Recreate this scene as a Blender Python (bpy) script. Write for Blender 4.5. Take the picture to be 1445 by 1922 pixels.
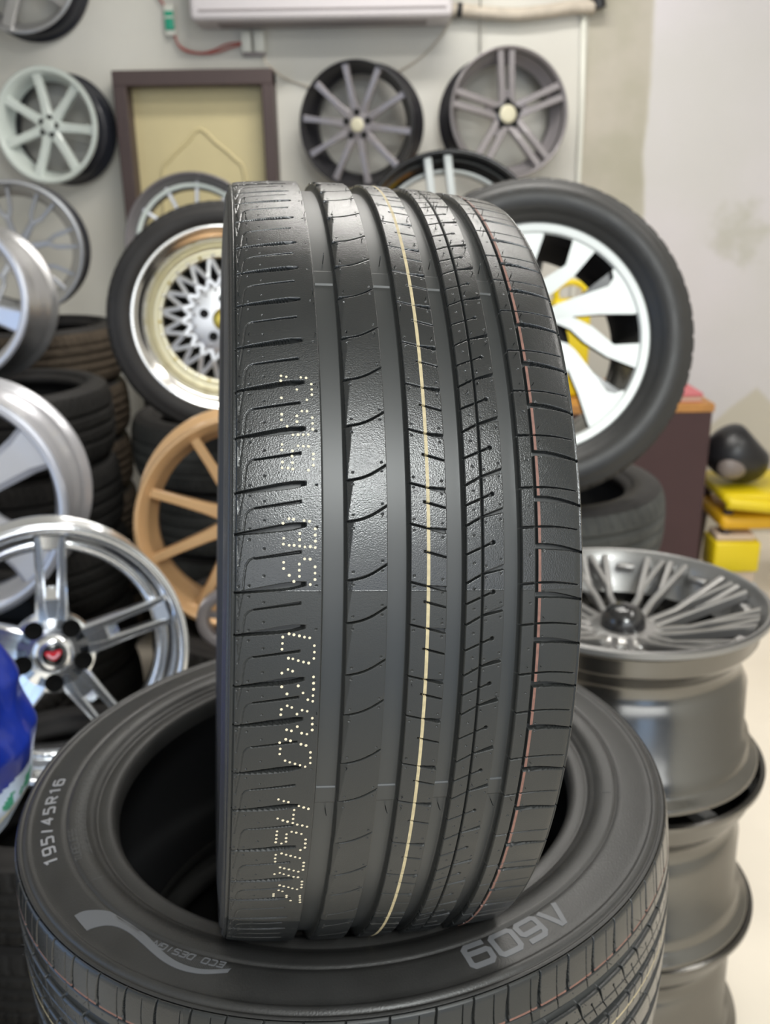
import bpy, bmesh, math, random
import numpy as np
from mathutils import Matrix, Vector, noise

PI = math.pi
R = math.radians
random.seed(7)
sc = bpy.context.scene
col = sc.collection
for o in list(bpy.data.objects):
    bpy.data.objects.remove(o)

# ------------------------------------------------------------------ camera
CAM_PITCH, CAM_ROLL, F_PX = R(18.96), R(-0.895), 1735.3
cam_data = bpy.data.cameras.new('camera')
cam = bpy.data.objects.new('camera', cam_data)
col.objects.link(cam)
fw = Vector((0, math.cos(CAM_PITCH), -math.sin(CAM_PITCH)))
up0 = Vector((0, math.sin(CAM_PITCH), math.cos(CAM_PITCH)))
rt0 = Vector((1, 0, 0))
cr, sr = math.cos(CAM_ROLL), math.sin(CAM_ROLL)
rt = cr * rt0 + sr * up0
up = -sr * rt0 + cr * up0
cam.matrix_world = Matrix(((rt.x, up.x, -fw.x, 0), (rt.y, up.y, -fw.y, 0), (rt.z, up.z, -fw.z, 1.54), (0, 0, 0, 1)))
cam_data.sensor_fit = 'VERTICAL'
cam_data.sensor_height = 36.0
cam_data.lens = F_PX / 1922 * 36.0
cam_data.clip_start = 0.05
cam_data.dof.use_dof = True
cam_data.dof.focus_distance = 0.50
cam_data.dof.aperture_fstop = cam_data.lens / 3.4
sc.camera = cam

# ------------------------------------------------------------------ view, world and lights
sc.view_settings.view_transform = 'Standard'
sc.view_settings.look = 'None'
sc.view_settings.gamma = 1.0
sc.view_settings.use_curve_mapping = False
sc.view_settings.exposure = 0.05

world = bpy.data.worlds.new('world')
sc.world = world
world.use_nodes = True
bg = world.node_tree.nodes['Background']
bg.inputs['Color'].default_value = (0.75, 0.85, 1.0, 1)
bg.inputs['Strength'].default_value = 0.4


def area(name, loc, target, sx, sy, power, color):
    l = bpy.data.lights.new(name, 'AREA')
    l.shape = 'RECTANGLE'
    l.size, l.size_y, l.energy, l.color = sx, sy, power, color
    o = bpy.data.objects.new(name, l)
    o.location = loc
    o.rotation_euler = (Vector(target) - Vector(loc)).to_track_quat('-Z', 'Y').to_euler()
    col.objects.link(o)
    return o


area('shopfront_daylight', (0.6, -2.4, 2.2), (0.3, 4, 1.7), 3.6, 1.2, 40, (0.95, 0.98, 1.0))
area('shopfront_low_daylight', (0.95, -2.3, 0.7), (0.0, 2, 0.8), 0.9, 1.1, 4, (0.42, 0.64, 1.0))  # added blue light that gives the chrome wheel its blue reflections
area('ceiling_panel_light', (0.74, -1.45, 3.15), (0.74, -1.40, 0), 0.8, 0.8, 92, (0.96, 1.0, 0.985))
area('ceiling_panel_light', (0.34, -0.45, 3.15), (0.34, -0.40, 0), 0.7, 0.7, 5, (0.97, 1.0, 0.98))
area('tube_light_middle', (0.5, 2.1, 3.1), (0.5, 2.2, 0), 1.3, 0.25, 22, (1.0, 0.97, 0.92))
area('tube_light_back', (0.2, 3.0, 3.1), (0.2, 3.25, 0), 1.3, 0.25, 26, (1.0, 0.97, 0.92))
area('tube_light_right', (1.9, 1.4, 3.1), (1.9, 1.45, 0), 0.25, 1.3, 17, (1.0, 0.97, 0.93))  # added lamp to brighten the floor on the right
area('side_doorway_daylight', (-2.3, 0.55, 1.25), (0, 0.8, 0.9), 1.0, 1.9, 10, (0.35, 0.58, 1.0))


# ------------------------------------------------------------------ helpers
def tag(o, label=None, cat=None, group=None, kind=None):
    if label:
        o['label'] = label
    if cat:
        o['category'] = cat
    if group:
        o['group'] = group
    if kind:
        o['kind'] = kind
    return o


def empty(name, loc=(0, 0, 0), M=None):
    o = bpy.data.objects.new(name, None)
    o.empty_display_size = 0.1
    if M is not None:
        m = M.to_4x4()
        m.translation = Vector(loc)
        o.matrix_world = m
    else:
        o.location = loc
    col.objects.link(o)
    return o


def link_mesh(name, me, mat=None, parent=None, smooth=True):
    if mat is not None:
        for m in (mat if isinstance(mat, (list, tuple)) else [mat]):
            me.materials.append(m)
    if smooth:
        me.polygons.foreach_set('use_smooth', [True] * len(me.polygons))
    o = bpy.data.objects.new(name, me)
    col.objects.link(o)
    if parent is not None:
        o.parent = parent
    return o


def fin(name, bm, mat, parent=None, smooth=True, angle=None):
    bmesh.ops.recalc_face_normals(bm, faces=bm.faces)
    me = bpy.data.meshes.new(name)
    bm.to_mesh(me)
    bm.free()
    o = link_mesh(name, me, mat, parent, smooth)
    if smooth and angle:
        me.set_sharp_from_angle(angle=R(angle))
    return o


def copy_tree(o, parent=None):
    c = o.copy()
    col.objects.link(c)
    if parent is not None:
        c.parent = parent
    for ch in list(o.children):
        copy_tree(ch, c)
    return c


def add_box(bm, x0, x1, y0, y1, z0, z1, bev=0.0, seg=2):
    m = Matrix.Translation(((x0 + x1) / 2, (y0 + y1) / 2, (z0 + z1) / 2)) @ Matrix.Diagonal((x1 - x0, y1 - y0, z1 - z0, 1))
    r = bmesh.ops.create_cube(bm, size=1, matrix=m)
    if bev > 0:
        es = set()
        for v in r['verts']:
            for e in v.link_edges:
                es.add(e)
        bmesh.ops.bevel(bm, geom=list(es), offset=bev, segments=seg, affect='EDGES', profile=0.5)


def add_lathe(bm, prof, seg=96, closed=False, a0=0.0, a1=2 * PI):
    """prof: (radius, z) pairs, spun round z"""
    full = abs((a1 - a0) - 2 * PI) < 1e-6
    n = seg if full else seg + 1
    rings = []
    for r, z in prof:
        if r < 1e-6:
            v = bm.verts.new((0, 0, z))
            rings.append([v] * n)
        else:
            rings.append([bm.verts.new((r * math.cos(a0 + (a1 - a0) * i / seg), r * math.sin(a0 + (a1 - a0) * i / seg), z)) for i in range(n)])
    idx = list(range(len(rings)))
    pairs = [(k, k + 1) for k in idx[:-1]] + ([(idx[-1], 0)] if closed else [])
    for k0, k1 in pairs:
        A, B = rings[k0], rings[k1]
        for i in range(seg):
            j = (i + 1) % n
            q = [A[i], A[j], B[j], B[i]]
            u = []
            for v in q:
                if v not in u:
                    u.append(v)
            if len(u) >= 3:
                try:
                    bm.faces.new(u)
                except ValueError:
                    pass


def add_tube(bm, pts, r, seg=10, cap=True):
    pts = [Vector(p) for p in pts]
    rr = r if isinstance(r, (list, tuple)) else [r] * len(pts)
    rings = []
    prev = None
    for i, p in enumerate(pts):
        t = (pts[min(i + 1, len(pts) - 1)] - pts[max(i - 1, 0)]).normalized()
        if prev is None:
            a = t.cross(Vector((0, 0, 1)))
            if a.length < 0.05:
                a = t.cross(Vector((0, 1, 0)))
            a.normalize()
        else:
            a = (prev - t * prev.dot(t)).normalized()
        prev = a
        b = t.cross(a)
        rings.append([bm.verts.new(p + rr[i] * (math.cos(2 * PI * k / seg) * a + math.sin(2 * PI * k / seg) * b)) for k in range(seg)])
    for A, B in zip(rings[:-1], rings[1:]):
        for k in range(seg):
            bm.faces.new((A[k], A[(k + 1) % seg], B[(k + 1) % seg], B[k]))
    if cap:
        bm.faces.new(rings[0][::-1])
        bm.faces.new(rings[-1])


def smooth_path(pts, n=8):
    out = []
    P = [Vector(p) for p in pts]
    P = [P[0]] + P + [P[-1]]
    for i in range(1, len(P) - 2):
        for k in range(n):
            t = k / n
            a, b, c, d = P[i - 1], P[i], P[i + 1], P[i + 2]
            out.append(0.5 * ((2 * b) + (c - a) * t + (2 * a - 5 * b + 4 * c - d) * t * t + (3 * b - a - 3 * c + d) * t ** 3))
    out.append(P[-2])
    return out


def add_spoke(bm, ang, pts, bevel=0.25):
    """pts: (r, t, z_top, half_width, thickness) - swept strip on the wheel face at angle ang"""
    er = Vector((math.cos(ang), math.sin(ang), 0))
    et = Vector((-math.sin(ang), math.cos(ang), 0))
    rings = []
    n = len(pts)
    for i, (r, t, z, w, th) in enumerate(pts):
        a, b = pts[max(i - 1, 0)], pts[min(i + 1, n - 1)]
        d = Vector((b[0] - a[0], b[1] - a[1]))
        d.normalize()
        nr, nt = -d.y, d.x
        be = min(w, th) * bevel
        prof = [(-w, -th), (-w, -be), (-w + be, 0), (w - be, 0), (w, -be), (w, -th)]
        rings.append([bm.verts.new((r + nr * u) * er + (t + nt * u) * et + Vector((0, 0, z + v))) for u, v in prof])
    m = len(rings[0])
    for A, B in zip(rings[:-1], rings[1:]):
        for k in range(m):
            bm.faces.new((A[k], B[k], B[(k + 1) % m], A[(k + 1) % m]))
    bm.faces.new(rings[0])
    bm.faces.new(rings[-1][::-1])


def lerp_pts(pts, n=5):
    """resample a spoke outline smoothly"""
    out = []
    for a, b in zip(pts[:-1], pts[1:]):
        for k in range(n):
            t = k / n
            out.append(tuple(x + (y - x) * t for x, y in zip(a, b)))
    out.append(pts[-1])
    return out


# ------------------------------------------------------------------ materials
def mat(name, color, rough=0.5, metal=0.0, bump=0.0, bscale=200.0, var=0.0, vscale=5.0, coat=0.0, rvar=0.0, spec=0.5, trans=0.0, alpha=1.0, emit=None):
    m = bpy.data.materials.new(name)
    m.use_nodes = True
    nt = m.node_tree
    b = nt.nodes['Principled BSDF']
    b.inputs['Base Color'].default_value = (*color, 1)
    b.inputs['Roughness'].default_value = rough
    b.inputs['Metallic'].default_value = metal
    b.inputs['Coat Weight'].default_value = coat
    b.inputs['Coat Roughness'].default_value = 0.08
    b.inputs['Specular IOR Level'].default_value = spec
    b.inputs['Transmission Weight'].default_value = trans
    b.inputs['Alpha'].default_value = alpha
    tc = nt.nodes.new('ShaderNodeTexCoord')
    if bump > 0:
        nz = nt.nodes.new('ShaderNodeTexNoise')
        nz.inputs['Scale'].default_value = bscale
        nz.inputs['Detail'].default_value = 3
        bp = nt.nodes.new('ShaderNodeBump')
        bp.inputs['Strength'].default_value = bump
        bp.inputs['Distance'].default_value = 0.001
        nt.links.new(tc.outputs['Object'], nz.inputs['Vector'])
        nt.links.new(nz.outputs['Fac'], bp.inputs['Height'])
        nt.links.new(bp.outputs['Normal'], b.inputs['Normal'])
    if var > 0 or rvar > 0:
        n2 = nt.nodes.new('ShaderNodeTexNoise')
        n2.inputs['Scale'].default_value = vscale
        n2.inputs['Detail'].default_value = 5
        nt.links.new(tc.outputs['Object'], n2.inputs['Vector'])
        if var > 0:
            mr = nt.nodes.new('ShaderNodeMapRange')
            mr.inputs['From Min'].default_value = 0.3
            mr.inputs['From Max'].default_value = 0.7
            mr.inputs['To Min'].default_value = 1 - var
            mr.inputs['To Max'].default_value = 1 + var
            mx = nt.nodes.new('ShaderNodeVectorMath')
            mx.operation = 'SCALE'
            mx.inputs[0].default_value = color
            nt.links.new(n2.outputs['Fac'], mr.inputs['Value'])
            nt.links.new(mr.outputs['Result'], mx.inputs['Scale'])
            nt.links.new(mx.outputs['Vector'], b.inputs['Base Color'])
        if rvar > 0:
            m2 = nt.nodes.new('ShaderNodeMapRange')
            m2.inputs['From Min'].default_value = 0.3
            m2.inputs['From Max'].default_value = 0.7
            m2.inputs['To Min'].default_value = rough - rvar
            m2.inputs['To Max'].default_value = rough + rvar
            nt.links.new(n2.outputs['Fac'], m2.inputs['Value'])
            nt.links.new(m2.outputs['Result'], b.inputs['Roughness'])
    return m


def srgb(r, g, b):
    f = lambda c: (c / 255 / 12.92) if c / 255 <= 0.04045 else ((c / 255 + 0.055) / 1.055) ** 2.4
    return (f(r), f(g), f(b))


M = {}
M['tread'] = mat('tread_rubber', (0.014, 0.0155, 0.016), 0.22, bump=0.2, bscale=1300, rvar=0.04, vscale=60, spec=0.6)
M['tread_dull'] = mat('duller_tread_rubber', (0.017, 0.018, 0.0172), 0.46, bump=0.12, bscale=1300, rvar=0.04, vscale=60, spec=0.45)
M['groove'] = mat('groove_rubber', (0.026, 0.0275, 0.027), 0.42, spec=0.5)
M['cream_line'] = mat('cream_tread_line', srgb(168, 155, 122), 0.6, var=0.15, vscale=300)
M['pink_line'] = mat('pink_tread_line', srgb(112, 78, 68), 0.6, var=0.2, vscale=300)
M['sidewall'] = mat('sidewall_rubber', (0.024, 0.0235, 0.0225), 0.42, bump=0.25, bscale=700, var=0.12, vscale=30, rvar=0.05, spec=0.5)
M['liner'] = mat('inner_liner_rubber', (0.010, 0.010, 0.011), 0.6)
M['dot_paint'] = mat('dot_code_paint', srgb(205, 194, 168), 0.6)
M['letter'] = mat('moulded_letter_rubber', (0.105, 0.108, 0.115), 0.5)  # lighter base colour stands in for the sheen of the serrated lettering
M['letter_pale'] = mat('moulded_size_rubber', (0.26, 0.26, 0.27), 0.45)  # paler still: gloss on the size lettering put into the colour
M['letter_dark'] = mat('moulded_small_rubber', (0.055, 0.055, 0.055), 0.5)
M['old_tread'] = mat('old_tread_rubber', (0.024, 0.0225, 0.021), 0.75, bump=0.3, bscale=120, var=0.25, vscale=14, spec=0.3)
M['old_side'] = mat('old_sidewall_rubber', (0.028, 0.026, 0.025), 0.65, var=0.2, vscale=10, spec=0.35)
M['brown_tread'] = mat('dusty_brown_tread_rubber', (0.075, 0.058, 0.042), 0.85, bump=0.3, bscale=120, var=0.3, vscale=14, spec=0.2)
M['grey_tread'] = mat('dusty_grey_tread_rubber', (0.065, 0.066, 0.062), 0.8, bump=0.3, bscale=120, var=0.25, vscale=12, spec=0.25)
M['chrome'] = mat('chrome', (0.90, 0.92, 0.95), 0.13, 0.92)
M['polished'] = mat('polished_aluminium', (0.80, 0.79, 0.77), 0.16, 1.0)
M['machined'] = mat('machined_aluminium', (0.60, 0.62, 0.60), 0.42, 0.25)
M['silver'] = mat('silver_wheel_paint', (0.52, 0.52, 0.53), 0.30, 0.75, coat=0.5)
M['pale_silver'] = mat('pale_silver_wheel_paint', (0.66, 0.66, 0.70), 0.28, 0.5, coat=0.5)
M['grey_wheel'] = mat('grey_wheel_paint', (0.27, 0.25, 0.26), 0.35, 0.35, coat=0.3)
M['gunmetal'] = mat('dark_wheel_paint', (0.028, 0.027, 0.031), 0.3, 0.3, coat=0.3)
M['hyper'] = mat('hyper_silver_wheel_paint', (0.40, 0.39, 0.38), 0.30, 0.75, coat=0.4)
M['hyper_dark'] = mat('shadow_grey_wheel_paint', (0.25, 0.247, 0.24), 0.32, 0.55, coat=0.3)
M['white_wheel'] = mat('white_wheel_paint', srgb(216, 224, 218), 0.3, coat=0.6)
M['black_gloss'] = mat('black_gloss_paint', (0.012, 0.012, 0.013), 0.2, coat=0.6)
M['navy_barrel'] = mat('blue_black_barrel_paint', (0.018, 0.020, 0.028), 0.4, coat=0.2)
M['bronze_dark'] = mat('dark_bronze_barrel_paint', srgb(120, 88, 66), 0.4, 0.3)
M['hole_black'] = mat('hole_black', (0.006, 0.006, 0.006), 0.9, spec=0.1)  # painted shade for the inside of the chrome wheel's lug holes
M['gold_dish'] = mat('pale_gold_aluminium', (0.62, 0.58, 0.44), 0.34, 0.85)
M['bronze'] = mat('bronze_wheel_paint', srgb(214, 174, 128), 0.34, 0.3, coat=0.4)
M['barrel_dark'] = mat('dark_polished_barrel', (0.17, 0.165, 0.155), 0.2, 0.95, rvar=0.04, vscale=20)
M['beige_cap'] = mat('pale_cap_plastic', srgb(205, 200, 175), 0.45)
M['dark_hole'] = mat('dark_hole_metal', (0.012, 0.012, 0.012), 0.8, 0.0, spec=0.2)  # near-black colour stands in for shade inside lug holes
M['gold'] = mat('gold_paint', srgb(190, 170, 80), 0.3, 0.8)
M['red'] = mat('red_badge', srgb(205, 35, 50), 0.35)
M['pink'] = mat('pink_badge', srgb(240, 190, 200), 0.35)
M['yellow'] = mat('yellow_plastic', srgb(226, 200, 20), 0.4)
M['amber'] = mat('amber_yellow_plastic', srgb(222, 170, 25), 0.45)
M['black_plastic'] = mat('black_plastic', (0.012, 0.012, 0.014), 0.35)
M['grey_plastic'] = mat('grey_plastic', srgb(120, 110, 105), 0.4)
M['maroon'] = mat('dark_maroon_laminate', srgb(62, 38, 40), 0.55, var=0.08, vscale=6)
M['wood_edge'] = mat('orange_wood_edge', srgb(178, 125, 65), 0.5, var=0.15, vscale=20)
M['red_paper'] = mat('red_book_cover', srgb(196, 110, 115), 0.7)
M['door_brown'] = mat('dark_brown_door_frame', srgb(72, 58, 56), 0.5, var=0.08, vscale=5)
M['door_cream'] = mat('cream_door_panel', srgb(205, 192, 148), 0.5, var=0.04, vscale=6)
M['ac_white'] = mat('white_appliance_plastic', srgb(205, 200, 202), 0.45)
M['ac_line'] = mat('grey_appliance_seam', srgb(140, 132, 132), 0.5)
M['white_plastic'] = mat('white_plastic', srgb(225, 225, 215), 0.4)
M['green'] = mat('green_plastic', srgb(30, 165, 130), 0.3)
M['red_wire'] = mat('red_wire_insulation', srgb(175, 80, 72), 0.5)
M['pipe_wrap'] = mat('beige_pipe_wrap', srgb(190, 180, 165), 0.7, var=0.12, vscale=25, bump=0.6, bscale=60)
M['grey_cable'] = mat('grey_cable', srgb(135, 132, 125), 0.6)
M['blue_bag'] = mat('blue_plastic_film', srgb(22, 48, 150), 0.28, bump=0.9, bscale=25, var=0.3, vscale=16, coat=0.3)
M['bag_white'] = mat('milky_plastic_film', srgb(190, 205, 225), 0.3, bump=0.6, bscale=25, var=0.08, vscale=20)
M['bag_green'] = mat('green_print', srgb(60, 140, 110), 0.5)
M['bag_cream'] = mat('cream_bag_hem', srgb(220, 215, 190), 0.4)
M['beige_box'] = mat('beige_cardboard', srgb(205, 185, 165), 0.8)

# ------------------------------------------------------------------ room shell


def wall_material():
    m = bpy.data.materials.new('painted_plaster')
    m.use_nodes = True
    nt = m.node_tree
    b = nt.nodes['Principled BSDF']
    b.inputs['Roughness'].default_value = 0.7
    b.inputs['Specular IOR Level'].default_value = 0.25
    tc = nt.nodes.new('ShaderNodeTexCoord')
    sep = nt.nodes.new('ShaderNodeSeparateXYZ')
    nt.links.new(tc.outputs['Object'], sep.inputs['Vector'])

    def noise_n(scale, detail=4):
        n = nt.nodes.new('ShaderNodeTexNoise')
        n.inputs['Scale'].default_value = scale
        n.inputs['Detail'].default_value = detail
        nt.links.new(tc.outputs['Object'], n.inputs['Vector'])
        return n.outputs['Fac']

    def math_n(op, a, bb, clamp=False):
        n = nt.nodes.new('ShaderNodeMath')
        n.operation = op
        n.use_clamp = clamp
        for i, v in enumerate((a, bb)):
            if isinstance(v, (int, float)):
                n.inputs[i].default_value = v
            else:
                nt.links.new(v, n.inputs[i])
        return n.outputs[0]

    def step(v, lo, hi):
        n = nt.nodes.new('ShaderNodeMapRange')
        n.interpolation_type = 'SMOOTHSTEP'
        n.inputs['From Min'].default_value = lo
        n.inputs['From Max'].default_value = hi
        nt.links.new(v, n.inputs['Value'])
        return n.outputs['Result']

    def mix(fac, a, bb):
        n = nt.nodes.new('ShaderNodeMix')
        n.data_type = 'RGBA'
        for i, v in ((6, a), (7, bb)):
            if isinstance(v, tuple):
                n.inputs[i].default_value = (*v, 1)
            else:
                nt.links.new(v, n.inputs[i])
        nt.links.new(fac, n.inputs[0])
        return n.outputs[2]
    wob = math_n('MULTIPLY', math_n('SUBTRACT', noise_n(2.2), 0.5), 0.10)
    xw = math_n('ADD', sep.outputs['X'], wob)
    right = step(xw, 1.09, 1.115)                                   # the newer white paint starts here
    strip = math_n('MULTIPLY', step(sep.outputs['X'], 0.83, 0.845), math_n('SUBTRACT', 1.0, right), True)
    low = step(sep.outputs['Z'], 1.30, 1.55)
    stripf = math_n('MULTIPLY', strip, math_n('ADD', math_n('MULTIPLY', low, 0.55), 0.45))
    cream = mix(step(noise_n(1.6), 0.35, 0.65), srgb(214, 212, 203), srgb(207, 205, 198))
    white = mix(step(noise_n(1.2), 0.35, 0.65), srgb(212, 208, 211), srgb(204, 202, 200))
    plaster = mix(step(noise_n(3.5), 0.35, 0.65), srgb(186, 180, 168), srgb(172, 168, 152))
    c = mix(right, cream, white)
    c = mix(stripf, c, plaster)
    # bare diamond patch lower on the right and a few greenish stains
    dx = math_n('ABSOLUTE', math_n('SUBTRACT', sep.outputs['X'], 1.68), 0)
    dz = math_n('SUBTRACT', sep.outputs['Z'], 0.70)
    patch = math_n('SUBTRACT', 1.0, step(math_n('ADD', math_n('ADD', math_n('MULTIPLY', dx, 0.8), dz), wob), -0.03, 0.0), True)
    patch = math_n('MULTIPLY', patch, step(sep.outputs['X'], 1.35, 1.40))
    c = mix(patch, c, srgb(196, 190, 176))
    sx = math_n('SUBTRACT', sep.outputs['X'], 1.53)
    sz = math_n('SUBTRACT', sep.outputs['Z'], 1.36)
    d2 = math_n('ADD', math_n('MULTIPLY', sx, sx), math_n('MULTIPLY', sz, sz))
    spot = math_n('SUBTRACT', 1.0, step(math_n('ADD', d2, math_n('MULTIPLY', noise_n(14), 0.05)), 0.022, 0.05), True)
    c = mix(math_n('MULTIPLY', spot, 0.45), c, srgb(165, 165, 140))
    nt.links.new(c, b.inputs['Base Color'])
    bp = nt.nodes.new('ShaderNodeBump')
    bp.inputs['Strength'].default_value = 0.25
    bp.inputs['Distance'].default_value = 0.004
    nt.links.new(noise_n(22, 6), bp.inputs['Height'])
    nt.links.new(bp.outputs['Normal'], b.inputs['Normal'])
    return m


def floor_material():
    m = mat('pale_stone_floor', srgb(236, 226, 210), 0.4, var=0.05, vscale=2.5, rvar=0.08)
    return m


M['wall'] = wall_material()
M['plain_wall'] = mat('plain_plaster', srgb(206, 203, 196), 0.75, var=0.03, vscale=1.5)
M['floor'] = floor_material()


def slab(name, x0, x1, y0, y1, z0, z1, m):
    bm = bmesh.new()
    add_box(bm, x0, x1, y0, y1, z0, z1)
    o = fin(name, bm, m, smooth=False)
    o['kind'] = 'structure'
    return o


slab('floor', -2.5, 2.9, -2.6, 4.25, -0.1, 0.0, M['floor'])
slab('wall_back', -2.5, 2.9, 4.1, 4.25, 0.0, 3.2, M['wall'])
slab('wall_right', 2.75, 2.9, -2.6, 4.1, 0.0, 3.2, M['plain_wall'])
slab('ceiling', -2.5, 2.9, -2.6, 4.25, 3.2, 3.3, M['plain_wall'])
# left wall with its doorway towards the street
bm = bmesh.new()
add_box(bm, -2.5, -2.36, -2.6, 0.0, 0.0, 3.2)
add_box(bm, -2.5, -2.36, 1.1, 4.1, 0.0, 3.2)
add_box(bm, -2.5, -2.36, 0.0, 1.1, 2.3, 3.2)
tag(fin('wall_left', bm, M['plain_wall'], smooth=False), kind='structure')

# door in the back wall
d1 = empty('door_1', (-0.727, 4.1, 0))
d1['kind'] = 'structure'
bm = bmesh.new()
add_box(bm, -0.314, -0.262, -0.13, -0.001, 0, 2.005, 0.004)
add_box(bm, 0.268, 0.314, -0.13, -0.001, 0, 2.005, 0.004)
add_box(bm, -0.314, 0.314, -0.132, -0.001, 1.955, 2.012, 0.004)
fin('door_frame', bm, M['door_brown'], d1, smooth=False)
bm = bmesh.new()
add_box(bm, -0.262, 0.268, -0.04, -0.003, 0.01, 1.955)
fin('door_panel', bm, M['door_cream'], d1, smooth=False)
bm = bmesh.new()
arch = [(-0.17, -0.040, 1.30), (-0.17, -0.040, 1.62), (-0.13, -0.040, 1.69), (-0.06, -0.040, 1.75), (0.0, -0.040, 1.80), (0.06, -0.040, 1.75), (0.13, -0.040, 1.69), (0.17, -0.040, 1.62), (0.17, -0.040, 1.30)]
add_tube(bm, smooth_path(arch, 5), 0.0075, 8)
fin('panel_moulding', bm, M['door_cream'], d1)

# vertical white conduit that closes the older paint
bm = bmesh.new()
add_tube(bm, [(0.815, 4.086, 2.20), (0.826, 4.086, 1.87), (0.828, 4.086, 1.2), (0.830, 4.086, 0.05)], 0.011, 10)
tag(fin('conduit_pipe', bm, M['white_plastic']), 'thin cream conduit pipe running straight down the back wall beside the bare plaster strip', 'pipe')

# ------------------------------------------------------------------ tyre tread
KNOTS = [-19.4, -13.5, -7.16, -2.14, 3.65, 8.08, 13.59, 18.01, 24.04, 28.34, 34.25, 39.6, 44.88, 50.71, 55.92, 60.82, 66.98, 72.69]
_k = list(KNOTS)
_rest = (360 - (KNOTS[-1] - KNOTS[0])) / 53.0
while len(_k) < 18 + 53 + 30:
    _k.append(_k[-1] + _rest * (1.12 if len(_k) % 2 else 0.88))
_s = (KNOTS[0] + 360 - KNOTS[-1]) / (_k[17 + 53] - KNOTS[-1])
_base = KNOTS + [KNOTS[-1] + (k - KNOTS[-1]) * _s for k in _k[18:18 + 52]]
KN = np.array([b - 360 for b in _base] + _base + [b + 360 for b in _base])
KI = np.arange(len(KN), dtype=float)
MM = 5.08                                                            # mm per degree on the crown


def crown(wmm):
    w = wmm / 1000.0
    return 0.291 - 0.30 * w ** 2 - 30 * np.abs(w) ** 4


def band(d, hw, soft=0.34):
    return np.clip((hw - d) / soft + 0.5, 0, 1)


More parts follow.
